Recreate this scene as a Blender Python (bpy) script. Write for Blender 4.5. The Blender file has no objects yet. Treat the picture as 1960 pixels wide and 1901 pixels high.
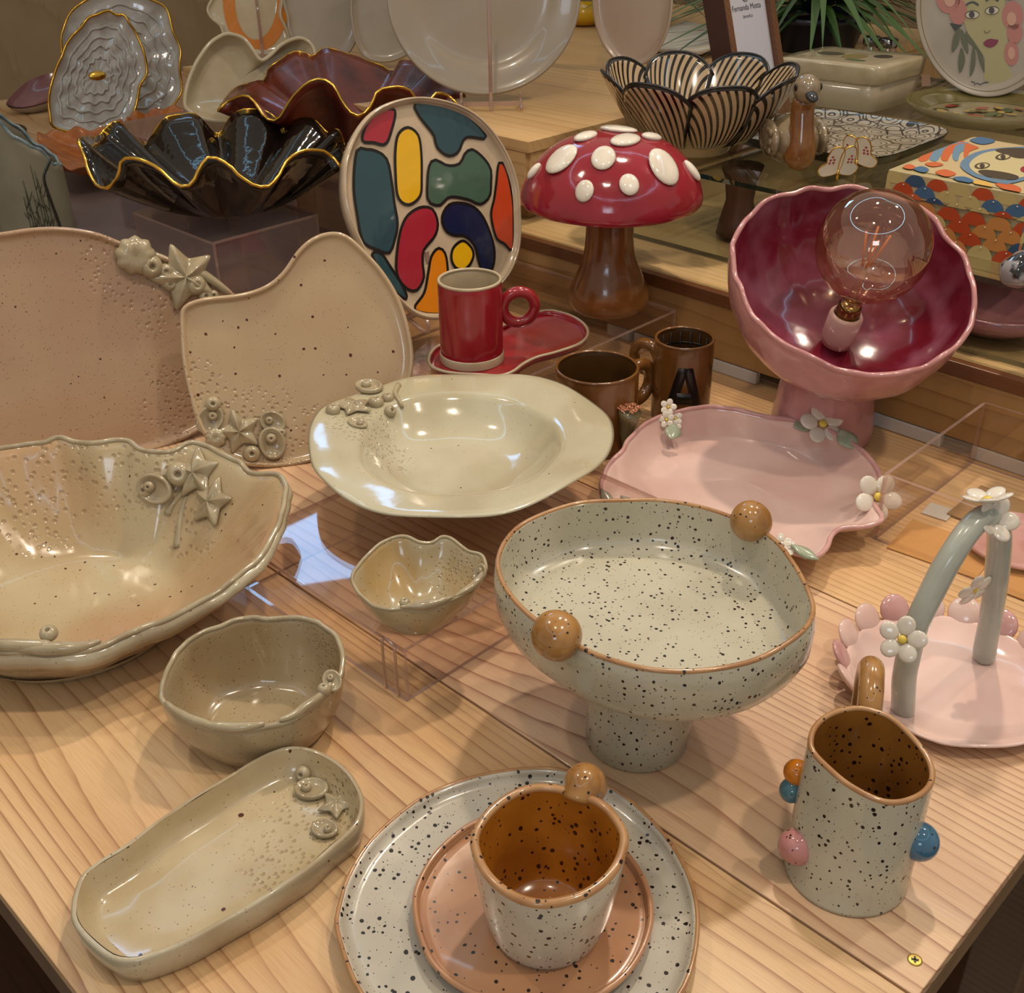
import bpy, bmesh, math, random
from mathutils import Vector as V, Matrix, noise
from mathutils.bvhtree import BVHTree
random.seed(7)
S = bpy.context.scene
COL = S.collection
R3 = Matrix(((0.70076242, 0.37180127, -0.60884797), (-0.71327121, 0.34927353, -0.60766124), (-0.01327474, 0.86009988, 0.50995291)))
F = 2146.026; CX = 980.0; CY = 950.5
CAM = V((0, 0, 0.70))
# ------------------------------------------------------------------ camera, world, lights, exposure
cd = bpy.data.cameras.new('camera'); cam = bpy.data.objects.new('camera', cd); COL.objects.link(cam)
cd.sensor_width = 36; cd.lens = F / 1960 * 36; cd.clip_start = 0.02
cam.matrix_world = Matrix.Translation(CAM) @ R3.to_4x4()
S.camera = cam
w = bpy.data.worlds.new('room_light'); S.world = w; w.use_nodes = True
bg = w.node_tree.nodes['Background']; bg.inputs[0].default_value = (1.0, 0.86, 0.70, 1); bg.inputs[1].default_value = 0.42
vs = S.view_settings; vs.view_transform = 'Standard'; vs.look = 'None'; vs.gamma = 1; vs.use_curve_mapping = False; vs.exposure = 0.0

def spot(name, loc, tgt, e, col, size, blend=0.6, r=0.05):
    l = bpy.data.lights.new(name, 'SPOT'); l.energy = e; l.color = col; l.spot_size = math.radians(size); l.spot_blend = blend; l.shadow_soft_size = r
    o = bpy.data.objects.new(name, l); COL.objects.link(o); o.location = loc
    o.rotation_euler = (V(tgt) - V(loc)).to_track_quat('-Z', 'Y').to_euler(); return o
def area(name, loc, tgt, e, col, sx, sy):
    l = bpy.data.lights.new(name, 'AREA'); l.energy = e; l.color = col; l.shape = 'RECTANGLE'; l.size = sx; l.size_y = sy
    o = bpy.data.objects.new(name, l); COL.objects.link(o); o.location = loc
    o.rotation_euler = (V(tgt) - V(loc)).to_track_quat('-Z', 'Y').to_euler(); return o
WARM = (1.0, 0.84, 0.66); COOL = (0.45, 0.70, 1.0)
spot('track_spotlight', (1.9, 1.1, 2.6), (0.55, 0.45, 0), 120, WARM, 60, r=0.06)
spot('track_spotlight', (0.15, 1.9, 2.6), (0.6, 0.6, 0), 42, WARM, 65, r=0.06)
spot('track_spotlight', (0.9, -0.6, 2.6), (0.5, 0.4, 0), 66, WARM, 60, r=0.06)
spot('track_spotlight', (0.0, 0.3, 2.6), (1.5, 2.0, 0.1), 48, WARM, 80, r=0.06)
spot('track_spotlight', (2.6, 0.2, 2.6), (1.4, 0.6, 0.1), 60, WARM, 70, r=0.06)
area('high_window_light', (3.3, 5.2, 3.2), (0.6, 0.8, 0), 22, (.27, .56, 1.0), 1.3, 0.7)
area('shopfront_window_light', (-2.6, -1.6, 2.2), (1.0, 1.6, 0.2), 14, (0.72, 0.84, 1.0), 1.0, 0.7)

# ------------------------------------------------------------------ geometry helpers
def ray(px, py):
    d = R3 @ V((px - CX, CY - py, -F)); d.normalize(); return d
def P(px, py, z=0.0):
    d = ray(px, py); t = (z - CAM.z) / d.z; return CAM + d * t
class Plane:
    """a leaning plane facing the shopper: o = point on it, yaw about z from facing the viewer, tilt back in degrees"""
    def __init__(s, o, yaw, tilt):
        s.o = V(o); h = V((-s.o.x, -s.o.y, 0)).normalized()
        h = Matrix.Rotation(math.radians(yaw), 3, 'Z') @ h
        t = math.radians(tilt); s.n = (h * math.cos(t) + V((0, 0, 1)) * math.sin(t)).normalized()
        s.u = V((0, 0, 1)).cross(s.n).normalized(); s.v = s.n.cross(s.u)
    def pt(s, px, py, off=0.0):
        d = ray(px, py); o = s.o + s.n * off
        return CAM + d * ((o - CAM).dot(s.n) / d.dot(s.n))
def PV(px, py, ax, val):
    d = ray(px, py); return CAM + d * ((val - CAM[ax]) / d[ax])
def spl(pts, n, closed=True):
    """Catmull-Rom through pts, resampled to n evenly spaced points"""
    pts = [V(p) for p in pts]; m = len(pts); out = []
    segs = m if closed else m - 1
    for i in range(segs):
        if closed: p0, p1, p2, p3 = pts[(i-1) % m], pts[i], pts[(i+1) % m], pts[(i+2) % m]
        else: p0, p1, p2, p3 = pts[max(i-1, 0)], pts[i], pts[i+1], pts[min(i+2, m-1)]
        for k in range(12):
            t = k / 12; out.append(0.5 * ((2*p1) + (p2-p0)*t + (2*p0-5*p1+4*p2-p3)*t*t + (3*p1-p0-3*p2+p3)*t**3))
    if closed: out.append(out[0].copy())
    else: out.append(pts[-1].copy())
    L = [0]
    for a, b in zip(out, out[1:]): L.append(L[-1] + (b-a).length)
    res = []; j = 0; tot = L[-1]; cnt = n if closed else n - 1
    for i in range(n):
        s = tot * i / cnt
        while j < len(L) - 2 and L[j+1] < s: j += 1
        f = (s - L[j]) / max(L[j+1] - L[j], 1e-9); res.append(out[j].lerp(out[j+1], min(f, 1)))
    return res
def loft(rings, cap0=False, cap1=False, closed=True):
    n = len(rings[0]); vs_ = [v.copy() for r in rings for v in r]; fs = []
    m = n if closed else n - 1
    for k in range(len(rings) - 1):
        for i in range(m):
            a = k*n + i; b = k*n + (i+1) % n; fs.append((a, b, b+n, a+n))
    for flag, k in ((cap0, 0), (cap1, len(rings)-1)):
        if flag:
            c = sum((v for v in rings[k]), V()) / n; vs_.append(c); ci = len(vs_) - 1
            for i in range(n):
                a = k*n + i; b = k*n + (i+1) % n
                fs.append((b, a, ci) if k == 0 else (a, b, ci))
    return vs_, fs
def merge(*L):
    vv, ff = [], []
    for a, b in L:
        o = len(vv); vv += a; ff += [tuple(i+o for i in f) for f in b]
    return vv, ff
def box(c, s, rz=0.0, bev=0):
    m = Matrix.Rotation(rz, 3, 'Z'); c = V(c); vv = []
    for z in (-.5, .5):
        for x, y in ((-.5, -.5), (.5, -.5), (.5, .5), (-.5, .5)): vv.append(c + m @ V((x*s[0], y*s[1], z*s[2])))
    return vv, [(3, 2, 1, 0), (4, 5, 6, 7), (0, 1, 5, 4), (1, 2, 6, 5), (2, 3, 7, 6), (3, 0, 4, 7)]
def obox(o, u, v, n, su, sv, sn):
    """box centred on o with axes u v n"""
    vv = []
    for z in (-.5, .5):
        for x, y in ((-.5, -.5), (.5, -.5), (.5, .5), (-.5, .5)): vv.append(o + u*x*su + v*y*sv + n*z*sn)
    return vv, [(3, 2, 1, 0), (4, 5, 6, 7), (0, 1, 5, 4), (1, 2, 6, 5), (2, 3, 7, 6), (3, 0, 4, 7)]
def basis(n):
    n = V(n).normalized(); u = (V((0, 0, 1)).cross(n) if abs(n.z) < .95 else V((1, 0, 0)).cross(n)).normalized(); return u, n.cross(u), n
def tube(pts, r, k=10, closed=False, caps=True):
    pts = [V(p) for p in pts]; m = len(pts); rr = r if isinstance(r, (list, tuple)) else [r]*m
    rings = []; up = None
    for i in range(m):
        a = pts[(i-1) % m] if (closed or i > 0) else pts[i]; b = pts[(i+1) % m] if (closed or i < m-1) else pts[i]
        t = (b-a).normalized()
        if up is None: up = basis(t)[0]
        up = (up - t*up.dot(t)).normalized(); s = t.cross(up)
        rings.append([pts[i] + (up*math.cos(q) + s*math.sin(q))*rr[i] for q in [2*math.pi*j/k for j in range(k)]])
    if closed: rings.append(rings[0])
    return loft(rings, caps and not closed, caps and not closed)
def lathe(prof, c=(0, 0, 0), n=48, fn=None, cap0=True, cap1=True, ax=None):
    c = V(c); u, v, w_ = ax or (V((1, 0, 0)), V((0, 1, 0)), V((0, 0, 1)))
    rings = []
    for r, z in prof:
        ring = []
        for i in range(n):
            a = 2*math.pi*i/n; q = r * (fn(a, z) if fn else 1); ring.append(c + u*math.cos(a)*q + v*math.sin(a)*q + w_*z)
        rings.append(ring)
    return loft(rings, cap0, cap1)
def ball(c, r, ax=None, k=16, m=10, amp=0.0):
    rx, ry, rz = r if isinstance(r, (list, tuple)) else (r, r, r)
    u, v, w_ = ax or (V((1, 0, 0)), V((0, 1, 0)), V((0, 0, 1))); c = V(c); rings = []
    for j in range(1, m):
        t = math.pi * j / m; ring = []
        for i in range(k):
            a = 2*math.pi*i/k; ring.append(c + u*rx*math.sin(t)*math.cos(a) + v*ry*math.sin(t)*math.sin(a) - w_*rz*math.cos(t))
        rings.append(ring)
    return loft(rings, True, True)
def lump(vf, amp, sc, seed=0.0):
    o = V((seed, seed*1.7, seed*.3))
    return [v + noise.noise_vector(v*sc + o)*amp for v in vf[0]], vf[1]
def mk(name, vf, mat, parent=None, loc=None, sub=0, thick=0, off=-1, bev=0, smooth=True, mats=None, mi=None, rim=True):
    org = parent['_o'] if parent is not None else None
    if org is not None: o0 = V(org)
    elif loc is not None: o0 = V(loc)
    else:
        xs = [v.x for v in vf[0]]; ys = [v.y for v in vf[0]]; zs = [v.z for v in vf[0]]
        o0 = V(((min(xs)+max(xs))/2, (min(ys)+max(ys))/2, min(zs)))
    me = bpy.data.meshes.new(name); me.from_pydata([tuple(V(v) - o0) for v in vf[0]], [], vf[1]); me.update()
    for m_ in (mats or [mat]): me.materials.append(m_)
    if mi:
        for p, i in zip(me.polygons, mi): p.material_index = i
    if smooth:
        for p in me.polygons: p.use_smooth = True
    bm = bmesh.new(); bm.from_mesh(me); bmesh.ops.recalc_face_normals(bm, faces=bm.faces); bm.to_mesh(me); bm.free()
    o = bpy.data.objects.new(name, me); COL.objects.link(o)
    if parent is not None: o.parent = parent
    else: o.location = o0
    o['_o'] = tuple(o0)
    if thick:
        s = o.modifiers.new('thickness', 'SOLIDIFY'); s.thickness = thick; s.offset = off; s.use_rim = rim
    if bev:
        b = o.modifiers.new('edge', 'BEVEL'); b.width = bev; b.segments = 2; b.limit_method = 'ANGLE'
    if sub:
        s = o.modifiers.new('smooth', 'SUBSURF'); s.levels = sub; s.render_levels = sub
    return o
def tag(o, label=None, cat=None, group=None, kind=None):
    if label: o['label'] = label
    if cat: o['category'] = cat
    if group: o['group'] = group
    if kind: o['kind'] = kind
    return o
def T(name, label, cat, loc, group=None):
    o = bpy.data.objects.new(name, None); COL.objects.link(o); o.location = loc; o.empty_display_size = .02; o['_o'] = tuple(loc)
    return tag(o, label, cat, group)
def bvh(vf): return BVHTree.FromPolygons([tuple(v) for v in vf[0]], [tuple(f) for f in vf[1]])
def hit(b, px, py):
    d = ray(px, py); h = b.ray_cast(CAM, d)
    if h[0] is None: return None
    n = h[1]; n = n if n.dot(d) < 0 else -n
    return V(h[0]), V(n)

# ------------------------------------------------------------------ materials
def lin(h):
    h = h.lstrip('#'); c = [int(h[i:i+2], 16)/255 for i in (0, 2, 4)]
    return tuple((x/12.92 if x <= .04045 else ((x+.055)/1.055)**2.4) for x in c) + (1,)
class M:
    def __init__(s, name):
        s.m = bpy.data.materials.new(name); s.m.use_nodes = True; s.t = s.m.node_tree
        for n in list(s.t.nodes): s.t.nodes.remove(n)
        s.out = s.t.nodes.new('ShaderNodeOutputMaterial')
        s.tc = None
    def n(s, ty, ins=None, **pr):
        x = s.t.nodes.new('ShaderNode' + ty)
        for k, v in pr.items(): setattr(x, k, v)
        for k, v in (ins or {}).items():
            if hasattr(v, 'is_linked') or isinstance(v, bpy.types.NodeSocket): s.t.links.new(v, x.inputs[k])
            else: x.inputs[k].default_value = v
        return x
    def obj(s):
        if not s.tc: s.tc = s.n('TexCoord')
        return s.tc.outputs['Object']
    def math(s, op, a, b=0.0, c=None):
        d = {0: a, 1: b}
        if c is not None: d[2] = c
        return s.n('Math', d, operation=op).outputs[0]
    def mix(s, f, a, b):
        x = s.n('Mix', {0: f, 6: a, 7: b}, data_type='RGBA'); return x.outputs[2]
    def noise(s, sc, det=2, vec=None, rough=.5):
        return s.n('TexNoise', {'Vector': vec or s.obj(), 'Scale': sc, 'Detail': det, 'Roughness': rough}).outputs[0]
    def mr(s, v, a, b, c=0.0, d=1.0):
        return s.n('MapRange', {0: v, 1: a, 2: b, 3: c, 4: d}).outputs[0]
    def bsdf(s, col, rough=.5, coat=0, bump=None, bstr=.3, bdist=.001, metal=0, spec=.5, normal=None, **k):
        d = {'Base Color': col, 'Roughness': rough, 'Coat Weight': coat, 'Metallic': metal, 'Specular IOR Level': spec, 'Coat Roughness': .05}
        d.update(k)
        if bump is not None:
            d['Normal'] = s.n('Bump', {'Height': bump, 'Strength': bstr, 'Distance': bdist}).outputs[0]
        x = s.n('BsdfPrincipled', d); s.t.links.new(x.outputs[0], s.out.inputs[0]); return s.m
def plain(name, h, rough=.5, metal=0, coat=0):
    m = M(name); return m.bsdf(lin(h), rough, coat, metal=metal)
def glaze(name, c1, c2, ms=18, specks=(), rough=.16, mid=(.42, .62), bumpa=.35, dim=None, dimsc=150, coat=.35, c3=None):
    """glossy pottery glaze: two mottled tones, layers of speckles (scale, radius, colour, power), dimpled zones dim=[(object-space point, radius)]"""
    m = M(name); nz = m.noise(ms, 3)
    col = m.mix(m.mr(nz, *mid), lin(c1), lin(c2))
    if c3: col = m.mix(m.mr(m.noise(ms*.5, 2), .5, .75), col, lin(c3))
    for sc, rad, hx, pw in specks:
        wv = m.n('VectorMath', {0: m.obj(), 1: m.n('VectorMath', {0: m.n('TexNoise', {'Vector': m.obj(), 'Scale': sc*.9, 'Detail': 1}).outputs[1], 'Scale': .35/sc}, operation='SCALE').outputs[0]}, operation='ADD').outputs[0]
        vo = m.n('TexVoronoi', {'Vector': wv, 'Scale': sc}, feature='F1')
        sep = m.n('SeparateColor', {0: vo.outputs['Color']})
        lim = m.math('MULTIPLY', m.math('POWER', sep.outputs[0], pw), rad)
        msk = m.math('LESS_THAN', vo.outputs['Distance'], lim)
        col = m.mix(msk, col, lin(hx))
    hgt = m.math('MULTIPLY', m.noise(35, 2), bumpa)
    if dim:
        tot = None
        for p, r in dim:
            d = m.n('VectorMath', {0: m.obj(), 1: p}, operation='DISTANCE').outputs[1]
            k = m.mr(d, r, r*.7, 0, 1); tot = k if tot is None else m.math('MAXIMUM', tot, k)
        vo = m.n('TexVoronoi', {'Vector': m.obj(), 'Scale': dimsc, 'Randomness': .75}, feature='F1')
        pit = m.mr(vo.outputs['Distance'], .16, .38, 1, 0)
        pit = m.math('MULTIPLY', pit, tot); hgt = m.math('SUBTRACT', hgt, m.math('MULTIPLY', pit, 1.1))
        col = m.mix(m.math('MULTIPLY', pit, .35), col, lin('#6d5534'))
    return m.bsdf(col, rough, coat, bump=hgt, bstr=.5, bdist=.002)
def wood(name, light, line, dark, freq=60, warp=9, along='Y', rough=.42, wsc=(3.2, .55), knots=True, seed=0.0, contrast=.75):
    m = M(name); ob = m.obj()
    sp = m.n('SeparateXYZ', {0: ob}); a, b = (sp.outputs[0], sp.outputs[1]) if along == 'Y' else (sp.outputs[1], sp.outputs[0])
    q = m.n('CombineXYZ', {0: m.math('MULTIPLY', a, wsc[0]), 1: m.math('MULTIPLY', b, wsc[1]), 2: m.math('ADD', m.math('MULTIPLY', sp.outputs[2], 3.0), seed)}).outputs[0]
    nz = m.n('TexNoise', {'Vector': q, 'Scale': 1.0, 'Detail': 1.0, 'Roughness': .4}).outputs[0]
    g = m.math('ADD', m.math('MULTIPLY', m.math('ADD', a, sp.outputs[2]), freq), m.math('ADD', m.math('MULTIPLY', nz, warp), m.math('MULTIPLY', m.n('TexNoise', {'Vector': q, 'Scale': 2.6, 'Detail': 0.0}).outputs[0], warp*.28)))
    q2 = m.n('CombineXYZ', {0: m.math('MULTIPLY', a, 60), 1: m.math('MULTIPLY', b, 4), 2: sp.outputs[2]}).outputs[0]
    g = m.math('ADD', g, m.math('MULTIPLY', m.n('TexNoise', {'Vector': q2, 'Scale': 1.0, 'Detail': 2}).outputs[0], .5))
    kn = None
    if knots:
        q4 = m.n('CombineXYZ', {0: m.math('MULTIPLY', a, 6.0), 1: m.math('MULTIPLY', b, 3.0), 2: seed}).outputs[0]
        vo = m.n('TexVoronoi', {'Vector': q4, 'Scale': 1.0}, feature='F1')
        kd = m.mr(vo.outputs['Distance'], .0, .16, 1, 0); g = m.math('ADD', g, m.math('MULTIPLY', m.math('POWER', kd, 2), 3.0))
        kn = m.mr(vo.outputs['Distance'], .045, .065, 1, 0)
    fr = m.math('FRACT', g)
    ln = m.math('ADD', m.math('MULTIPLY', m.math('POWER', fr, 8.0), .85), m.math('MULTIPLY', m.math('POWER', fr, 2.5), .2)); ed = m.mr(fr, .97, 1.0, 1, 0); ln = m.math('MULTIPLY', ln, ed)
    ln = m.math('MULTIPLY', ln, m.mr(m.n('TexNoise', {'Vector': q, 'Scale': 3.7, 'Detail': 2}).outputs[0], .3, .6, .25, 1.0))
    big = m.noise(2.3, 2)
    col = m.mix(m.mr(m.n('TexNoise', {'Vector': q, 'Scale': 2.3, 'Detail': 2}).outputs[0], .35, .65), lin(light), lin(line))
    col = m.mix(m.math('MULTIPLY', ln, contrast), col, lin(dark))
    q3 = m.n('CombineXYZ', {0: m.math('MULTIPLY', a, 900), 1: m.math('MULTIPLY', b, 25), 2: sp.outputs[2]}).outputs[0]
    fine = m.n('TexNoise', {'Vector': q3, 'Scale': 1.0, 'Detail': 2}).outputs[0]
    col = m.mix(m.mr(fine, .45, .8, 0, .25), col, lin(dark))
    if kn is not None: col = m.mix(kn, col, lin('#5a2f18'))
    return m.bsdf(col, rough, .08, bump=m.math('ADD', fine, m.math('MULTIPLY', ln, -.6)), bstr=.18, bdist=.001)
def clear(name, tint, fac_min=.04, rough=.02, diff=0.0, dcol='#e8d8d0', edge=None, gloss='#ffffff', ior=1.49, gain=1.0):
    m = M(name)
    tr = m.n('BsdfTransparent', {0: lin(tint)}).outputs[0]; gl = m.n('BsdfGlossy', {0: lin(gloss), 1: rough}).outputs[0]
    fr = m.math('ADD', m.math('MULTIPLY', m.math('POWER', m.n('LayerWeight', {0: .5}).outputs[1], 5.0), .9), .035)
    body = tr
    if diff: body = m.n('MixShader', {0: diff, 1: tr, 2: m.n('BsdfDiffuse', {0: lin(dcol)}).outputs[0]}).outputs[0]
    mx = m.n('MixShader', {0: m.math('MINIMUM', m.math('MULTIPLY', m.math('MAXIMUM', fr, fac_min), gain), 1.0), 1: body, 2: gl}).outputs[0]
    m.t.links.new(mx, m.out.inputs[0]); return m.m
def emit(name, h, s):
    m = M(name); e = m.n('Emission', {0: lin(h), 1: s}); m.t.links.new(e.outputs[0], m.out.inputs[0]); return m.m

BRSP = ((95, .16, '#4a2310', 3.0), (330, .20, '#7a5433', 1.6))
BLSP = ((205, .33, '#1d1512', 1.25), (420, .22, '#3a2c22', 2.0))
m_table = wood('pine_panel', '#d8b689', '#c9a172', '#85502b', freq=58, warp=16, seed=1.3, wsc=(4.2, .7), contrast=1.0)
m_table2 = wood('pine_panel_fine', '#dab485', '#cba272', '#94602f', freq=105, warp=9, seed=4.1, contrast=.9)
m_table3 = wood('pine_panel_pinkish', '#d8b590', '#cca481', '#85482c', freq=76, warp=17, seed=7.7, wsc=(4.2, .7), contrast=1.0)
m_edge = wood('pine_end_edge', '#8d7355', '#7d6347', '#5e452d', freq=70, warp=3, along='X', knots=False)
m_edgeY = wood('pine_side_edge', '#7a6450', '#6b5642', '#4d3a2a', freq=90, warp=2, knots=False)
m_step = wood('pine_step_top', '#cfb07e', '#bd9a67', '#8f6c40', freq=55, warp=8, seed=2.2)
m_fascia = wood('pine_fascia', '#a5814f', '#957044', '#6f4c28', freq=30, warp=5, seed=5.5)
m_strip = wood('stained_strip', '#6b4022', '#5a341b', '#40220f', freq=80, warp=3, knots=False, rough=.35)
m_plat = wood('pine_platform', '#d2ad78', '#c49c68', '#9a7142', freq=50, warp=8, seed=3.1)
m_wall = wood('wall_panelling', '#b09470', '#a88c68', '#94785a', freq=3, warp=1, knots=False, rough=.6)
m_floor = wood('dark_floor_boards', '#4a2f1c', '#3f2717', '#2a180d', freq=40, warp=3)
m_acr = clear('clear_acrylic', '#fcf9f7', .05)
m_acre = clear('acrylic_cut_edge', '#e8d6cc', .15, diff=.38, dcol='#c9aea2')  # pale pinkish diffuse stands in for light refracted at the sheet edges
m_haze = clear('hazed_acrylic', '#f6f3f3', .10, rough=.10, diff=.08, dcol='#b0a3a3')
m_glass = clear('shelf_glass', '#fbfdfb', .05, ior=1.52)
m_glasse = clear('shelf_glass_edge', '#1d4a3c', .2, diff=.75, dcol='#0e2a22')
m_gold = plain('gold_lustre', '#d2a445', .22, 1.0)
m_cream = glaze('cream_speckled_glaze', '#b5aa90', '#a39275', 14, BRSP)
m_sage = glaze('pale_sage_glaze', '#c2bd9a', '#b3a985', 9, ((80, .09, '#4a2310', 3.2), (300, .17, '#8b7350', 2.0)))
m_relief = glaze('relief_clay_glaze', '#a4977a', '#95866a', 40, ((330, .2, '#7a5433', 2.5),))
m_speck = glaze('black_speckled_stoneware', '#b8b29e', '#aba590', 10, BLSP, rough=.2)
m_speck2 = glaze('black_speckled_stoneware_grey', '#bdb6a6', '#afa798', 10, ((190, .36, '#1d1512', 1.2), (420, .22, '#3a2c22', 2.0)), rough=.2)
m_amber = glaze('amber_speckled_glaze', '#a8681f', '#8f5517', 20, ((190, .36, '#2a1208', 1.2),), rough=.18)
m_amberrim = glaze('amber_rim_glaze', '#ad8256', '#9c6f45', 30, ((190, .34, '#2a1810', 1.3),), rough=.2)
m_brownin = glaze('brown_speckled_glaze', '#8a5a24', '#74481a', 20, ((190, .38, '#1c0d06', 1.1),), rough=.18)
m_terra = glaze('terracotta_speckled_glaze', '#b58560', '#a97855', 12, ((190, .32, '#2a1a14', 1.3),), rough=.25)
m_ochre = glaze('ochre_knob_glaze', '#a67a45', '#8d6231', 40, ((230, .3, '#2a1a10', 2.0),), rough=.15)
m_pink = glaze('pale_pink_glaze', '#e0c2b8', '#d6b3a9', 8, (), rough=.12, bumpa=.5)
m_pinkedge = glaze('dusty_pink_glaze', '#c99c98', '#b98a86', 30, (), rough=.14)
m_lampout = glaze('rose_pink_glaze', '#b37d7b', '#a46d6c', 14, (), rough=.2, bumpa=1.2)
m_mauve = glaze('mauve_dish_glaze', '#8a5a5c', '#7a4c50', 12, ())
m_white = glaze('white_glaze', '#d9d0c2', '#cfc5b6', 30, (), rough=.12)
m_greytube = glaze('pale_grey_green_glaze', '#a9aca0', '#a0a196', 30, (), rough=.2)
m_leafg = glaze('pale_green_glaze', '#a3ad94', '#95a088', 60, (), rough=.15)
m_yel = plain('yellow_glaze', '#d9bf4e', .3)
m_red = glaze('red_glaze', '#911b26', '#83161f', 14, (), rough=.2, bumpa=.5)
m_capred = glaze('crimson_cap_glaze', '#8f1d2c', '#821826', 9, (), rough=.13, bumpa=1.0)
m_stem = glaze('brown_stem_glaze', '#7b4a22', '#5f3719', 14, (), rough=.2, bumpa=1.2, c3='#8a5a2a')
m_brown = glaze('brown_mug_glaze', '#6f4720', '#5d3a18', 16, (), rough=.16, bumpa=.8)
m_brind = glaze('dark_brown_inside_glaze', '#4a3015', '#3b2610', 16, (), rough=.2)
m_black = glaze('glossy_black_glaze', '#100b09', '#150f0c', 10, (), rough=.09, bumpa=1.5, coat=.1)
m_russet = glaze('russet_glaze', '#6e2a1b', '#4c1a11', 16, (), rough=.26, bumpa=1.0, coat=.1)
m_orange = glaze('burnt_orange_glaze', '#b9681f', '#a3561a', 30, (), rough=.2, bumpa=2.0)
m_pearl = glaze('pearl_grey_glaze', '#bdb6ac', '#a9a298', 20, (), rough=.10, bumpa=1.5, coat=.8)
m_cpearl = glaze('cream_pearl_glaze', '#c7b695', '#b9a682', 12, (), rough=.12, coat=.6)
m_grey = glaze('greige_glaze', '#a39480', '#978872', 6, (), rough=.3)
m_greige = glaze('greige_big_plate_glaze', '#a69986', '#9c8e7a', 5, (), rough=.25)
m_clay = glaze('bare_cream_clay', '#b3a285', '#a89678', 12, (), rough=.3)
m_vase = glaze('grey_cream_slab_glaze', '#8d8570', '#7f765f', 8, (), rough=.35)
m_ink = plain('black_painted_line', '#15110f', .3)
m_paper = plain('white_paper', '#c9c6cf', .7)
m_card = plain('tan_card', '#c08d50', .7)
m_wpad = plain('white_label', '#c5c0b8', .6)

# ------------------------------------------------------------------ pottery relief decorations
def bead(par, p, n, r, mat=None, name='bead'):
    ax = basis(n); p = V(p)
    pr = [(r*.75, -r*.2), (r, r*.25), (r*.92, r*.7), (r*.6, r*1.02), (r*.34, r*1.08), (r*.2, r*.95), (r*.14, r*.6)]
    return mk(name, lathe(pr, p, 14, ax=ax), mat or m_relief, par, sub=1)
def star(par, p, n, r, rot=0.0, mat=None, bend=0.0):
    u, v, w_ = basis(n); rings = []
    for t, h in ((1, -.05), (1.0, .14), (.86, .27), (.5, .36), (.14, .38)):
        ring = []
        for i in range(40):
            a = 2*math.pi*i/40; f5 = a % (2*math.pi/5); f5 = min(f5, 2*math.pi/5 - f5); I_ = .44
            ex, ey = I_*math.cos(math.pi/5) - 1, I_*math.sin(math.pi/5); q = (-ey)/(math.cos(f5)*(-ey) + math.sin(f5)*ex); q = r*t*(q*.94)
            q = q*.86 + r*t*.10; rd = 1 - f5/(math.pi/5)
            ring.append(p + u*math.cos(a+rot)*q + v*math.sin(a+rot)*q + w_*(h*r*.8*(1 - .45*(q/r))*(.55 + .45*rd)))
        rings.append(ring)
    return mk('starfish', loft(rings, True, True), mat or m_relief, par, sub=1)
def shellr(par, p, n, r, rot=0.0, mat=None):
    """ring-edged limpet shell with a bead in it"""
    u, v, w_ = basis(n); u, v = u*math.cos(rot)+v*math.sin(rot), v*math.cos(rot)-u*math.sin(rot)
    pr = [(1.0, -.05), (1.02, .3), (.9, .45), (.76, .36), (.6, .2), (.2, .16)]
    vf = lathe([(a*r, b*r) for a, b in pr], p, 24, ax=(u, v*1.25, w_))
    o = mk('shell', vf, mat or m_relief, par, sub=1)
    b = bead(o, p + w_*r*.15 + v*r*.35, n, r*.42, mat)
    return o
def urchin(par, p, n, r, mat=None):
    vf = lathe([(r*.9, -.1*r), (r, .3*r), (r*.8, .6*r), (r*.4, .75*r), (r*.1, .62*r)], p, 36, fn=lambda a, z: 1 + .07*math.cos(9*a), ax=basis(n))
    return mk('urchin_button', vf, mat or m_relief, par)
def coral(par, pts, r, mat=None, name='coral_branch'):
    return mk(name, tube(spl(pts, 14, False), [r*(1 - .45*i/13) for i in range(14)], 8), mat or m_relief, par)
def flower(par, p, n, r, rot=0.0, yellow=True, cup=.12):
    u, v, w_ = basis(n); p = V(p)
    for k in range(5):
        a = rot + k*2*math.pi/5; d = (u*math.cos(a) + v*math.sin(a)); d2 = (d + w_*cup).normalized(); s = w_.cross(d).normalized()
        mk('petal', ball(p + d2*r*.6, (r*.43, r*.39, r*.10), ax=(d2, s, d2.cross(s)), k=14, m=7), m_white, par)
    mk('flower_center', ball(p + w_*r*.10, (r*.19, r*.19, r*.13), ax=(u, v, w_), k=12, m=6), m_yel if yellow else m_white, par)
def leafd(par, p, n, L, W, rot, mat=None):
    u, v, w_ = basis(n); d = u*math.cos(rot)+v*math.sin(rot); s = w_.cross(d); rings = []
    for i in range(9):
        t = i/8; wd = W*math.sin(math.pi*min(max(t, .04), .97))**.8
        rings.append([p + d*L*(t-.5) + s*wd*q + w_*(L*.07*(1-abs(q)) + L*.04) for q in (-1, -.5, 0, .5, 1)])
    return mk('leaf', loft(rings, closed=False), mat or m_leafg, par, thick=L*.06)

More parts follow.
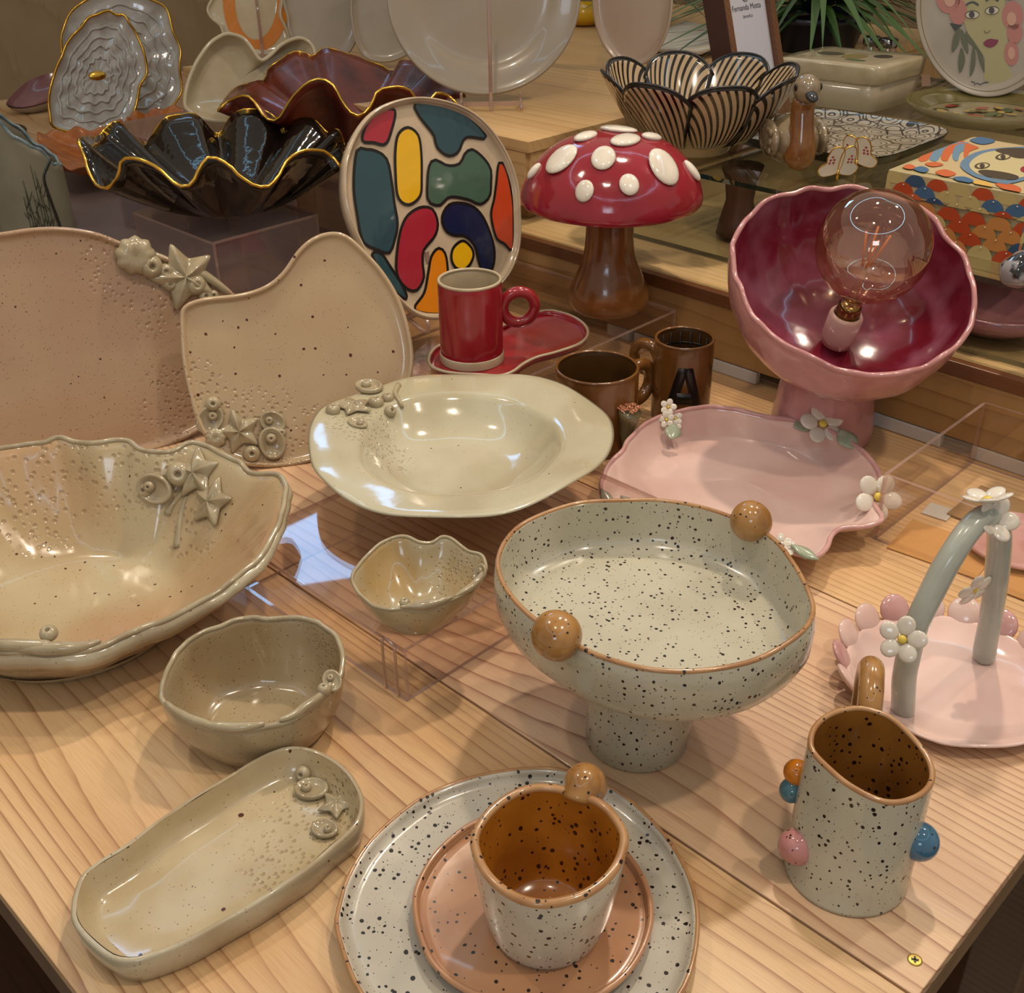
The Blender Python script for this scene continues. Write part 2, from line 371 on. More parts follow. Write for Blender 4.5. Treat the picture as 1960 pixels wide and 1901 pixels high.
# generic bowl: rim = closed list of 3-D rim points, centre c of the floor, radius r of the floor
def bowlshell(rim, c, rx, prof, ry=None, rot=None, flat=True):
    n = len(rim); c = V(c); cen = sum(rim, V())/n; rings = []
    for s, h in prof:
        ring = []
        for p in rim:
            d = V((p.x - c.x, p.y - c.y, 0)); L = d.length; b = c + d/L*rx
            q = b.lerp(V((p.x, p.y, c.z)), s); q.z = c.z + (p.z - c.z)*h; ring.append(q)
        rings.append(ring)
    for t in (.6, .25):
        rings.append([c.lerp(V((q.x, q.y, rings[-1][0].z if False else q.z)), t) if False else V((c.x + (q.x-c.x)*t, c.y + (q.y-c.y)*t, q.z)) for q in rings[len(prof)-1]])
    return loft(rings, False, True)
def band(rim, up, out, r, mat, name, par, k=8, n=None):
    return mk(name, tube(rim, r, k, closed=True), mat, par)

# ================================================================== STRUCTURE: room and table
fl = mk('floor', box((2.0, 2.6, -.82), (9, 9, .04)), m_floor, smooth=False); tag(fl, kind='structure')
wb = mk('wall_back', box((2.0, 4.55, .9), (9, .08, 3.5)), m_wall, smooth=False); tag(wb, kind='structure')
wr = mk('wall_right', box((5.2, 1.8, .9), (.08, 9, 3.5)), m_wall, smooth=False); tag(wr, kind='structure')

TX0, TY0, TT = .135, .151, .034
tb = T('display_table', 'broad pine display table of glued boards under all the pottery', 'table', (TX0, TY0, 0))
xs = [TX0, .541, .920, 1.330, 1.75, 2.17, 2.6]; tm = [m_table, m_table3, m_table2, m_table, m_table3, m_table2]
for i in range(6):
    a, b = xs[i], xs[i+1]
    vf = box(((a+b)/2 , (TY0+3.7)/2, -.006), (b-a-.0022, 3.7-TY0, .012))
    mk('plank', vf, tm[i], tb, smooth=False, bev=.0008)
mk('side_apron', box((TX0+.012, (TY0+3.7)/2, -.012-.022), (.018, 3.7-TY0-.004, .042)), m_edgeY, tb, smooth=False)
mk('end_apron', box(((TX0+2.6)/2, TY0+.010, -.012-.016), (2.6-TX0-.004, .018, .032)), m_edge, tb, smooth=False)
for x, y in ((1.02, .20), (TX0+.06, TY0+.06), (TX0+.06, 3.5), (2.5, 3.5)):
    mk('leg', box((x, y, -.43), (.09, .06, .745)), m_edgeY, tb, smooth=False, bev=.003)
def screw(p):
    o = mk('screw', lathe([(.0001, .0004), (.0042, .0009), (.0052, .0006), (.0054, -.001)], p, 24), plain('brass_screw_head', '#b59a4c', .35, .8))
    u = V((math.cos(.5), math.sin(.5), 0)); v = V((-u.y, u.x, 0)); q = V(p) + V((0, 0, .0009))
    mk('cross_slot', merge(obox(q, u, v, V((0, 0, 1)), .0052, .0013, .0006), obox(q, v, u, V((0, 0, 1)), .0052, .0013, .0006)), m_ink, o, smooth=False)
    return tag(o, 'brass cross-head screw sunk in the pine table top near its right corner', 'screw')
screw(P(1751, 1838, 0))

# stepped shelf at the back
XF, H1 = 1.306, .123
sh = T('step_shelf', 'long pine step shelf with a dark stained front lip along the back of the table', 'shelf', (XF, .9, 0))
mk('fascia_board', box((XF+.01, .96, .062), (.02, 2.80, .082)), m_fascia, sh, smooth=False, bev=.001)
mk('stained_lip', box((XF+.008, .96, .1135), (.022, 2.80, .019)), m_strip, sh, smooth=False, bev=.0015)
for i, (a, b) in enumerate(((XF+.0, XF+.33), (XF+.332, XF+.74), (XF+.742, XF+1.2))):
    mk('top_board', box(((a+b)/2+.01, .96, H1-.004), (b-a, 2.80, .008)), m_step, sh, smooth=False)
mk('end_panel', box((XF+.6, 2.35, .06), (1.16, .018, .118)), m_fascia, sh, smooth=False)
for (x, y, w_) in ((1400, 712, .085), (1735, 800, .10), (1182, 640, .045), (1236, 663, .05), (1930, 862, .09)):
    q = PV(x, y, 0, XF); q = V((XF+.006, q.y, .010))
    tag(mk('spacer_pad', box(q, (.012, w_, .019)), m_wpad, smooth=False, bev=.0015),
        {1400: 'white pad under the shelf board between the lettered mug and the pink lamp', 1735: 'white pad under the shelf board right of the pink lamp foot', 1182: 'white pad under the shelf board just behind the squat brown mug',
         1236: 'white pad under the shelf board right behind the lettered mug rim', 1930: 'white pad under the shelf board at the right edge of the picture'}[x], 'pad')

# raised platform at the back left of the step
pl = T('display_platform', 'raised pine platform of thick boards holding the standing greige plates', 'platform', (1.353, 1.30, H1))
PX0, PY0, H2 = 1.353, 1.300, .2625
for i, (a, b) in enumerate(((PX0, PX0+.37), (PX0+.372, PX0+.80), (PX0+.802, PX0+1.5))):
    mk('top_board', box(((a+b)/2, PY0+.53, H2-.0095), (b-a-.001, 1.06, .019)), m_plat, pl, smooth=False, bev=.001)
mk('front_panel', box((PX0+.012, PY0+.53, H2-.019-.045), (.02, 1.04, .09)), m_plat, pl, smooth=False, bev=.001)
mk('end_panel', box((PX0+.75, PY0+.014, H2-.019-.045), (1.48, .02, .09)), m_plat, pl, smooth=False, bev=.001)
mk('plinth', box((PX0+.76, PY0+.54, H1+.016), (1.46, 1.02, .030)), m_fascia, pl, smooth=False)

# two glass display shelves standing on the step
def glassrack(name, label, x0, x1, y0, y1, z0, z1, blocks):
    g = T(name, label, 'glass shelf', (x0, (y0+y1)/2, z0))
    for z in (z0+.004, z1-.004):
        vf = box(((x0+x1)/2, (y0+y1)/2, z), (x1-x0, y1-y0, .007))
        mk('glass_sheet', vf, None, g, smooth=False, mats=[m_glass, m_glasse], mi=[0, 0, 1, 1, 1, 1])
    for b in blocks:
        vf = lathe([(.034, z0+.008), (.030, z0+.03), (.022, (z0+z1)/2), (.026, z1-.03), (.034, z1-.008)], (b[0], b[1], 0), 24)
        mk('wooden_support', vf, plain('dark_turned_wood', '#4a2a1b', .4), g)
    return g
glassrack('glass_rack', 'two-tier glass rack under the striped bowl and the duck with a dark turned support', 1.42, 2.35, .705, 1.285, H1+.001, .25, [(1.53, 1.0), (2.2, 1.2), (2.2, .80)])
glassrack('glass_rack', 'two-tier glass rack under the painted scale-pattern box at the right', 1.338, 1.92, -.1, .696, H1+.001, .225, [(1.86, .05), (1.86, .5), (1.40, -.05)])

# mauve-grey cloth laid on the far part of the table
vf = lump(loft([[V((x, y, .008 + .002*math.sin(7*x+3*y))) for x in [.15 + i*.1 for i in range(12)]] for y in [1.62 + k*.1 for k in range(19)]], closed=False), .002, 6)
tag(mk('table_cloth', vf, glaze('mauve_grey_cloth', '#7b6a66', '#6b5b58', 5, (), rough=.45, coat=0), thick=.002), 'mauve grey cloth spread on the far end of the table under the black bowl stand', 'cloth')
q = P(1330, 92, H2)
vf = lump(loft([[q + V((x, y, .020 + .008*math.sin(20*x)*math.cos(17*y))) for x in [-.12+i*.04 for i in range(9)]] for y in [-.10+k*.04 for k in range(8)]], closed=False), .008, 12)
tag(mk('folded_cloth', vf, plain('off_white_cloth', '#d0c4b0', .8), thick=.008), 'crumpled off-white cloth on the platform behind the striped bowl', 'cloth')

# ================================================================== CLEAR ACRYLIC RISERS
def acrylic(name, label, x0, x1, y0, y1, h, walls=('W', 'E', 'S', 'N'), t=.004, z0=.0, top=True, mat=None):
    g = T(name, label, 'riser', ((x0+x1)/2, (y0+y1)/2, z0)); mm = mat or m_acr
    if top: mk('top_sheet', box(((x0+x1)/2, (y0+y1)/2, z0+h-t/2), (x1-x0, y1-y0, t)), None, g, smooth=False, mats=[mm, m_acre], mi=[0, 0, 1, 1, 1, 1])
    D = {'W': ((x0+t/2, (y0+y1)/2), (t, y1-y0)), 'E': ((x1-t/2, (y0+y1)/2), (t, y1-y0)), 'S': (((x0+x1)/2, y0+t/2), (x1-x0-2*t, t)), 'N': (((x0+x1)/2, y1-t/2), (x1-x0-2*t, t))}
    hh = h - (t if top else 0)
    for k in walls:
        (cx, cy), (sx, sy) = D[k]
        mi = [1, 1, 1, 0, 1, 0] if k in 'WE' else [1, 1, 0, 1, 0, 1]
        mk('side_sheet', box((cx, cy, z0+hh/2), (sx, sy, hh-.0004)), None, g, smooth=False, mats=[mm, m_acre], mi=mi)
    return g
ra = acrylic('acrylic_riser', 'low clear acrylic riser under the wide oval bowl and the tiny shell bowl', .499, .87, .641, .909, .0625)
for dy in (.012, .030):      # U-shaped edge reflection of the bent sheet, modelled as pale tubes
    mk('edge_reflection', tube([(.4985, .641+dy, .001), (.4985, .641+dy, .052), (.4990, .641+dy, .060)], .0014, 8), m_acre, ra)
mk('edge_reflection', tube([(.4985, .653, .060), (.4985, .662, .0628), (.4985, .671, .060)], .0014, 8), m_acre, ra)
acrylic('acrylic_riser', 'clear acrylic riser under the red mug and the mushroom figure', .875, 1.302, .945, 1.30, .08)
acrylic('acrylic_box', 'clear open acrylic box at the right lined with tan card sheets', 1.050, 1.300, .165, .468, .085, top=False)
cube = acrylic('acrylic_cube', 'clear hazed acrylic cube holding up the gold-rimmed black bowl', .771, .949, 1.338, 1.55, .2255, mat=m_haze)
acrylic('acrylic_cube', 'tall hazed acrylic block holding up the gold-rimmed russet bowl', 1.09, 1.29, 1.60, 1.82, .2215, z0=.013, mat=m_haze)
for i, (x, y, sx, sy, rz, lab) in enumerate(((1.085, .40, .075, .10, .1, 'tan card sheet at the left corner inside the clear acrylic box'), (1.10, .27, .10, .13, .05, 'larger tan card sheet nearest the arch handle inside the clear acrylic box'),
        (1.20, .37, .09, .12, .0, 'brown card sheet at the back inside the clear acrylic box'))):
    tag(mk('card_sheet', box((x, y, .0012 + .0008*i), (sx, sy, .0012), rz), m_card if i < 2 else plain('brown_card', '#8a6a44', .7), smooth=False), lab, 'card')
tag(mk('paper_strip', box((1.155, .44, .0012), (.03, .03, .001), .1), m_wpad, smooth=False), 'small white paper strip inside the clear acrylic box beside the tan cards', 'paper')
vf = lathe([(.0001, .004), (.05, .004), (.060, .010), (.058, .014), (.045, .009), (.0001, .008)], P(1945, 1050, 0), 40)
tag(mk('ring_dish', vf, m_pinkedge), 'small pale pinkish ring dish inside the acrylic box behind the arch handle', 'dish')

# ================================================================== FRONT ROW POTTERY
def rimz(pts, n=72): return spl([P(a, b, c) for a, b, c in pts], n)

# --- speckled pedestal compote
c0 = P(1218, 1412, 0); ZR = .163
rim = spl([P(x, y, ZR) for x, y in ((1100, 964), (1190, 958), (1275, 959), (1372, 979), (1473, 1025), (1521, 1078), (1552, 1135), (1561, 1175), (1540, 1213), (1473, 1258), (1407, 1280), (1319, 1291), (1232, 1285), (1144, 1260), (1085, 1230), (1021, 1190), (976, 1146), (953, 1106), (949, 1070), (968, 1030), (1010, 996))], 88)
cc = sum(rim, V())/len(rim); rr = sum((p-cc).length for p in rim)/len(rim)
cp = T('pedestal_bowl', 'large black-speckled cream pedestal bowl with two round ochre knobs on its rim', 'bowl', (c0.x, c0.y, 0))
def sc(ring, k, z): return [V((cc.x + (p.x-cc.x)*k, cc.y + (p.y-cc.y)*k, z)) for p in ring]
fc = V((c0.x, c0.y, 0)).lerp(V((cc.x, cc.y, 0)), .5)
def rnd(c, r, z, n=88, a0=None):
    out = []
    for p in rim:
        d = V((p.x-cc.x, p.y-cc.y, 0)).normalized(); out.append(V((c.x, c.y, z)) + d*r)
    return out
rings = [sc(rim, .965, ZR), sc(rim, .955, ZR-.012), sc(rim, .94, ZR-.034), sc(rim, .90, ZR-.043), sc(rim, .80, ZR-.046), sc(rim, .4, ZR-.046)]
mk('basin', loft(rings, False, True), m_sage if False else m_speck, cp)
rings = [sc(rim, .965, ZR), sc(rim, .985, ZR+.0025), sc(rim, 1.0, ZR), sc(rim, 1.012, ZR-.018), sc(rim, 1.005, ZR-.036), sc(rim, .965, ZR-.050), sc(rim, .88, ZR-.060), sc(rim, .6, ZR-.068), rnd(cc, rr*.40, ZR-.072)]
mk('outer_wall', loft(rings), m_speck, cp)
mk('rim_band', tube(sc(rim, .984, ZR+.0008), .0022, 8, True), m_amberrim, cp)
rings = [rnd(cc, .056, ZR-.069), rnd(cc, .0525, ZR-.078), rnd(cc, .051, ZR-.10), rnd(fc, .048, .03), rnd(c0, .0455, .002), rnd(c0, .0435, .0)]
mk('foot', loft(rings, False, True), m_speck, cp)
for x, y, r in ((1437, 998, .0185), (1065, 1217, .0200)):
    q = P(x, y, ZR+.006); q.z = ZR+.006
    mk('knob', lump(ball(q, r, k=24, m=16), .001, 40), m_ochre, cp)

# --- speckled plate, saucer and cup
def dish(name, label, cat, pts, z, fz, mat, rimmat=None, inset=(.93, .88), n=88, lip=.0024, group=None, thick=.004):
    rim = spl([P(x, y, z) for x, y in pts], n); c = sum(rim, V())/n
    t = T(name, label, cat, (c.x, c.y, fz))
    def s_(k, zz): return [V((c.x + (p.x-c.x)*k, c.y + (p.y-c.y)*k, zz)) for p in rim]
    rings = [s_(1, z), s_(.985, z-(z-fz)*.25), s_((inset[0]+1)/2, z-(z-fz)*.6), s_(inset[0], fz+thick+.0012), s_(inset[1], fz+thick), s_(.5, fz+thick), s_(.2, fz+thick)]
    vf = loft(rings, False, True); mk('dish_body', vf, mat, t, thick=thick, off=0)
    if rimmat: mk('rim_band', tube(s_(1.0, z), lip, 8, True), rimmat, t)
    return t, vf
dish('dinner_plate', 'large black-speckled cream plate with a brown rim under the terracotta saucer', 'plate',
     [(646, 1780), (652, 1728), (667, 1680), (702, 1621), (753, 1569), (821, 1521), (905, 1489), (998, 1473), (1078, 1475), (1157, 1503), (1217, 1543), (1273, 1602), (1312, 1665), (1332, 1728), (1334, 1790), (1322, 1855), (1292, 1915), (1225, 1975), (1130, 2020), (1000, 2035), (860, 2010), (750, 1960), (685, 1890)], .017, .0022, m_speck2, m_amberrim, (.91, .85), lip=.0019)
dish('saucer', 'terracotta speckled saucer between the small cup and the large speckled plate', 'saucer',
     [(795, 1740), (799, 1700), (824, 1650), (859, 1611), (906, 1577), (975, 1555), (1060, 1548), (1140, 1580), (1203, 1640), (1233, 1688), (1245, 1736), (1241, 1784), (1217, 1839), (1177, 1884), (1110, 1918), (1040, 1926), (950, 1915), (880, 1888), (829, 1843), (805, 1790)], .020, .0085, m_terra, m_terra, (.95, .9), thick=.004)
cup0 = P(1045, 1768, .0145)
cz = .0145 + .078
rim = spl([P(x, y, cz) for x, y in ((900, 1613), (914, 1573), (950, 1535), (998, 1509), (1045, 1503), (1100, 1513), (1157, 1537), (1190, 1573), (1203, 1605), (1193, 1650), (1165, 1690), (1117, 1722), (1050, 1738), (998, 1731), (950, 1704), (916, 1664))], 64)
cc = sum(rim, V())/64
ct = T('cup', 'small speckled white cup with an amber inside on the terracotta saucer', 'cup', tuple(cup0))
def mugparts(t, rim, base, rb, z0, out_m, in_m, rim_m, wall=.006, bulge=.0, lipr=None, outer=((.0, .0), (.12, .03), (.3, .1), (.6, .5), (.85, .9), (1, 1))):
    n = len(rim); cc = sum(rim, V())/n; ztop = cc.z
    def ring(kr, kz, inner=0.0):
        out = []
        for p in rim:
            d = V((p.x-cc.x, p.y-cc.y, 0)); L = d.length; d /= L
            b = V((base.x, base.y, z0)) + d*(rb - inner); tp = V((p.x, p.y, p.z)) - d*inner
            q = b.lerp(tp, kr); q.z = z0 + (p.z - z0)*kz + (wall*.9*(1-kz) if inner else 0); out.append(q + d*bulge*math.sin(math.pi*kz))
        return out
    o1 = [ring(a, b) for a, b in outer]
    mk('cup_wall', loft([ [V((base.x, base.y, z0)).lerp(v, .5) for v in o1[0]] ] + o1, True, False), out_m, t)
    i1 = [ring(a, b, wall) for a, b in outer]
    mk('inside', loft(i1[::-1] + [[V((base.x, base.y, i1[0][0].z)).lerp(v, .4) for v in i1[0]]], False, True), in_m, t)
    lipc = [a.lerp(b, .5) for a, b in zip(o1[-1], i1[-1])]
    mk('lip', tube(lipc, lipr or wall*.56, 8, True), rim_m, t)
    return lipc
mugparts(ct, rim, V((cup0.x, cup0.y, 0)), .0395, .0145, m_speck2, m_amber, m_amberrim, wall=.0062, outer=((0, 0), (.10, .05), (.3, .14), (.55, .35), (.8, .65), (.93, .87), (1, 1)))
hd = (P(1118, 1500, cz) - cc); hd.z = 0; hd.normalize(); hb = cc + hd*.048
mk('handle', tube(spl([hb + V((0, 0, -.006)), hb + hd*.010 + V((0, 0, .002)), hb + hd*.020 - V((0, 0, .004)), hb + hd*.022 - V((0, 0, .020)), hb + hd*.012 - V((0, 0, .038)), hb - hd*.006 - V((0, 0, .044))], 20, False), [.012]*3+[.0155]*6+[.013]*6+[.010]*5, 12), m_ochre, ct, sub=1)

# --- tall mug with coloured balls
mb = P(1618, 1662, 0); mz = .103
mp = [(1546, 1423), (1553, 1393), (1578, 1369), (1613, 1356), (1655, 1354), (1708, 1373), (1755, 1416), (1783, 1456), (1790, 1490), (1777, 1516), (1747, 1534), (1708, 1541), (1668, 1531), (1617, 1503), (1577, 1469), (1553, 1443)]
tmug = T('ball_mug', 'tall speckled mug studded with orange, pink and blue balls', 'mug', (mb.x, mb.y, 0))
u0 = P(1668, 1446, mz)
side = (P(1790, 1490, mz) - P(1546, 1410, mz)).normalized()
def ptilt(x, y):
    p = P(x, y, mz); d = (p-u0).dot(side); return P(x, y, mz - d*.16)
rim = spl([ptilt(x, y) for x, y in mp], 64)
mugparts(tmug, rim, V((mb.x, mb.y, 0)), .0475, .001, m_speck, m_brownin, m_amberrim, wall=.0043, outer=((0, 0), (.04, .02), (.2, .14), (.5, .5), (.8, .8), (1, 1)))
for x, y, r, dz, h in ((1508, 1470, .0108, .068, '#c9760f'), (1526, 1620, .0145, .030, '#b97f7d'), (1759, 1610, .0150, .048, '#3f6a86'), (1514, 1512, .010, .055, '#4a7683')):
    d = ray(x, y); ax = V((mb.x, mb.y, dz)); tt = (dz - CAM.z)/d.z; q = CAM + d*tt
    rv = V((q.x-mb.x, q.y-mb.y, 0)); lim = .0475 + r*.35
    q = V((mb.x, mb.y, 0)) + rv.normalized()*min(rv.length, lim); q.z = dz
    mk('ball_knob', lump(ball(q, r, k=20, m=14), .0006, 60), glaze('ball_'+h[1:], h, h, 10, ((190, .3, '#1d1512', 1.5),), rough=.1), tmug)
hb = rim[0]; hq = P(1665, 1352, mz-.004); cc = sum(rim, V())/64; hd = V((hq.x-cc.x, hq.y-cc.y, 0)).normalized()
hq = V((cc.x, cc.y, 0)) + hd*.0475
mk('handle', tube(spl([hq + V((0, 0, .086)) + hd*.002, hq + hd*.018 + V((0, 0, .106)), hq + hd*.044 + V((0, 0, .112)), hq + hd*.058 + V((0, 0, .090)), hq + hd*.044 + V((0, 0, .055)), hq + hd*.026 + V((0, 0, .030)), hq + hd*.004 + V((0, 0, .022))], 24, False), .0105, 12), m_ochre, tmug, sub=1)

# --- oblong shell tray
rim = spl([P(x, y, .030) for x, y in ((138, 1742), (140, 1711), (156, 1674), (188, 1650), (237, 1620), (308, 1565), (379, 1521), (466, 1466), (525, 1437), (565, 1429), (612, 1438), (660, 1470), (688, 1510), (696, 1545), (682, 1582), (632, 1626), (573, 1677), (474, 1740), (355, 1804), (276, 1835), (237, 1838), (205, 1828), (162, 1792), (143, 1766))], 96)
cc = sum(rim, V())/96
tt = T('oblong_tray', 'oblong cream tray with a starfish and shells in one end, nearest the table corner', 'tray', (cc.x, cc.y, 0))
def ins(ring, d, z):   # inset a ring inward by d metres
    n = len(ring); out = []
    for i in range(n):
        t = ring[(i+2) % n] - ring[i-2]; t.z = 0; t.normalize(); nn = V((-t.y, t.x, 0))
        if nn.dot(cc - ring[i]) < 0: nn = -nn
        out.append(V((ring[i].x, ring[i].y, 0)) + nn*d + V((0, 0, z)))
    return out
rings = [ins(rim, .003, .030), ins(rim, .006, .020), ins(rim, .0105, .010), ins(rim, .017, .0065)] + [[V((cc.x + (v.x-cc.x)*k, cc.y + (v.y-cc.y)*k, .006)) for v in ins(rim, .017, .006)] for k in (.7, .35)]
vin = loft(rings, False, True)
p1 = P(620, 1530, .006) - V((cc.x, cc.y, 0))
m_tray = glaze('tray_cream_glaze', '#b9a888', '#ad9a76', 14, ((80, .19, '#4a2310', 2.8), (330, .2, '#7a5433', 1.7)), dim=[(tuple(P(570, 1640, .006) - V((cc.x, cc.y, 0))), .050), (tuple(P(610, 1570, .006) - V((cc.x, cc.y, 0))), .05)], dimsc=185)
mk('tray_floor', vin, m_tray, tt)
rings = [ins(rim, .003, .030), ins(rim, .001, .0312), ins(rim, -.001, .029), ins(rim, .0, .015), ins(rim, .003, .003), ins(rim, .006, .0)]
mk('tray_wall', lump(loft(rings, False, True), .0012, 30), m_cream, tt)
b = bvh(vin)
def deco(par, b, kind, x, y, r, rot=0, **k):
    h = hit(b, x, y)
    if not h: return None
    p, n = h; p = p + n*r*.15
    return {'b': lambda: bead(par, p, n, r), 's': lambda: star(par, p, n, r, rot), 'r': lambda: shellr(par, p, n, r, rot), 'u': lambda: urchin(par, p, n, r)}[kind]()
deco(tt, b, 'b', 583, 1478, .0075); deco(tt, b, 'r', 597, 1517, .012, 2.2); deco(tt, b, 's', 645, 1545, .020, .6); deco(tt, b, 'r', 622, 1592, .0095, -1.2)

# --- bowls with wavy rims
PR = ((1, 1), (.93, .80), (.80, .50), (.58, .22), (.30, .06), (0, 0))
def wavybowl(name, label, pts, c, r, mat, n=84, prof=PR, thick=.0042, wob=.0016, foot=None, z0=.0022, rimr=.0027, rimmat=None):
    rim = [p + noise.noise_vector(p*70)*wob*1.2 for p in spl([P(x, y, z) for x, y, z in pts], n)]; c = V((c.x, c.y, c.z + z0))
    t = T(name, label, 'bowl', (c.x, c.y, c.z - z0)); vf = lump(bowlshell(rim, c, r, prof), wob, 22, c.x*9)
    o = mk('bowl_body', vf, mat, t, thick=thick, off=0, sub=1)
    mk('rim_bead', lump((tube(rim, rimr, 8, True)), wob, 22, c.x*9), rimmat or m_relief, t, sub=1)
    return t, vf, bvh(vf), rim
c = P(505, 1392, 0)
m_sb = glaze('small_bowl_glaze', '#a39273', '#957e5c', 12, ((330, .24, '#6b4020', 1.3), (90, .08, '#4a2310', 3)), dim=[((.095, -.02, .05), .045)], dimsc=230)
t, vf, b, rim = wavybowl('shell_bowl', 'small cream bowl with a shell-trimmed rim, left of the low acrylic riser', [(308, 1336, .066), (312, 1308, .066), (328, 1265, .068), (355, 1229, .068), (395, 1209, .070), (438, 1193, .072), (474, 1184, .073), (533, 1182, .074), (585, 1186, .074), (624, 1205, .072), (652, 1233, .070), (658, 1262, .067), (648, 1300, .064), (624, 1328, .062), (592, 1355, .060), (553, 1377, .058), (474, 1397, .057), (415, 1395, .057), (355, 1379, .060), (328, 1360, .064)], c, .050, m_sb,
    prof=((1, 1), (.95, .8), (.86, .55), (.62, .3), (.3, .08), (0, 0)))
def rimpt(rim, px, py):
    d = ray(px, py); best = min(rim, key=lambda p: (p - CAM).cross(d).length); return best
for (x, y, s) in ((376, 1362, 1), (450, 1375, 1.2), (590, 1350, 1)):
    i = rim.index(rimpt(rim, x, y)); a = [rim[(i+k) % len(rim)] + V((0, 0, .004)) for k in range(-5, 6)]
    mk('coral_branch', tube(spl(a, 14, False), [.0022+.0022*math.sin(math.pi*k/13)*s for k in range(14)], 8), m_relief, t, sub=1)
q = rimpt(rim, 622, 1318); bead(t, q + V((-.004, 0, .003)), (0, 0, 1), .0065); q = rimpt(rim, 630, 1290); shellr(t, q + V((-.006, -.0, .002)), (-.4, -.4, .8), .0085, .5)

c = P(800, 1187, .0625)
m_tb = glaze('tiny_bowl_glaze', '#a99a7a', '#a58a5c', 18, ((330, .22, '#6b4020', 1.5),), dim=[((.045, .0, .03), .03)], dimsc=260)
t, vf, b, rim = wavybowl('shell_bowl', 'tiny cream bowl with a notched wavy rim on the low acrylic riser', [(675, 1103, .108), (688, 1078, .109), (720, 1047, .110), (758, 1030, .111), (782, 1030, .112), (803, 1037, .111), (824, 1036, .110), (841, 1026, .113), (865, 1030, .113), (893, 1052, .110), (921, 1061, .109), (931, 1084, .107), (924, 1105, .105), (900, 1128, .103), (855, 1150, .101), (803, 1163, .100), (754, 1166, .100), (716, 1158, .102), (692, 1136, .105)], c, .024, m_tb, n=72, thick=.0035, rimr=.002,
    prof=((1, 1), (.9, .75), (.7, .45), (.4, .18), (.15, .04), (0, 0)))
for (x, y, s) in ((820, 1158, 1), (900, 1110, .9)):
    i = rim.index(rimpt(rim, x, y)); a = [rim[(i+k) % len(rim)] + V((0, 0, .002)) for k in range(-5, 6)]
    mk('coral_branch', tube(spl(a, 14, False), [.0012+.0035*math.sin(math.pi*k/13)*s for k in range(14)], 8), m_relief, t, sub=1)
q = rimpt(rim, 775, 1160); bead(t, q + V((.002, .004, .001)), (0, 0, 1), .0055); q = rimpt(rim, 915, 1085); shellr(t, q + V((-.006, 0, .0)), (-.7, .1, .6), .008, .5)

# --- big bowl at the left
c = P(150, 1185, 0)
big = [(-60, 1243, .080), (0, 1246, .078), (70, 1250, .076), (136, 1250, .075), (200, 1234, .075), (257, 1206, .075), (314, 1188, .076), (350, 1170, .078), (393, 1148, .081), (446, 1114, .086), (500, 1064, .092), (529, 1011, .098), (543, 971, .104), (546, 929, .110), (532, 911, .110), (497, 909, .109), (479, 907, .107), (461, 888, .112), (440, 878, .113), (421, 868, .114), (400, 855, .115), (380, 848, .117), (361, 848, .116), (336, 862, .113), (304, 865, .113), (268, 859, .114), (246, 842, .118), (210, 843, .118), (179, 848, .116), (143, 845, .115), (111, 836, .118), (89, 847, .114), (50, 851, .114), (0, 859, .113), (-120, 880, .112), (-240, 950, .105), (-295, 1040, .098), (-265, 1150, .090), (-170, 1215, .083)]
m_bb = glaze('big_bowl_glaze', '#b5a583', '#a98f6a', 6, BRSP, c3='#b0896a', dim=[(tuple(P(250, 870, .10) - c), .085), (tuple(P(60, 900, .10) - c), .10), (tuple(P(350, 1000, .06) - c), .05)], dimsc=120)
t, vf, b, rim = wavybowl('shell_bowl', 'big cream bowl with a torn wavy rim and two starfish inside, at the left edge', big, c, .100, m_bb, n=150, thick=.006, rimr=.0034,
    prof=((1, 1), (.86, .84), (.68, .62), (.48, .40), (.26, .18), (.1, .05), (0, 0)), z0=.006)
vo = []
k_ = len(rim)
lipring = [[p + V((0, 0, -.001)) for p in rim], [p*1 + (V((p.x-c.x, p.y-c.y, 0)).normalized()*.005) - V((0, 0, .008)) for p in rim], [p + (V((p.x-c.x, p.y-c.y, 0)).normalized()*.002) - V((0, 0, .012 + .010*max(0, noise.noise(p*9)+.3))) for p in rim]]
mk('folded_lip', lump(loft(lipring), .003, 14), m_cream, t, thick=.003, off=0)
mk('foot_wall', loft([[V((c.x, c.y, 0)) + V((p.x-c.x, p.y-c.y, 0)).normalized()*r_ + V((0, 0, z)) for p in rim] for r_, z in ((.104, .0015), (.110, .006), (.116, .014))]), m_cream, t)
deco(t, b, 's', 385, 908, .038, 1.9); deco(t, b, 's', 413, 965, .036, .5)
deco(t, b, 'b', 345, 908, .0155); deco(t, b, 'r', 300, 935, .017, 1.2); deco(t, b, 'b', 283, 938, .0095)
for pts in (((322, 985), (335, 962), (352, 945), (362, 925)), ((342, 1050), (347, 1010), (352, 975), (362, 945))):
    a = [hit(b, *q) for q in pts]; coral(t, [h[0]+h[1]*.002 for h in a if h], .0052)
i = rim.index(rimpt(rim, 20, 1246)); a = [rim[(i+k) % len(rim)] + V((0, .004, .006)) for k in range(-8, 5)]
mk('coral_branch', tube(spl(a, 14, False), .0065, 8), m_relief, t, sub=1)
i = rim.index(rimpt(rim, 95, 1248)); a = [rim[(i+k) % len(rim)] + V((0, .002, .004)) for k in range(-5, 6)]
mk('coral_branch', tube(spl(a, 14, False), [.002+.0055*math.sin(math.pi*k/13) for k in range(14)], 8), m_relief, t, sub=1)
bead(t, rimpt(rim, 100, 1246) + V((.006, .016, .008)), (-.2, -.2, 1), .009)

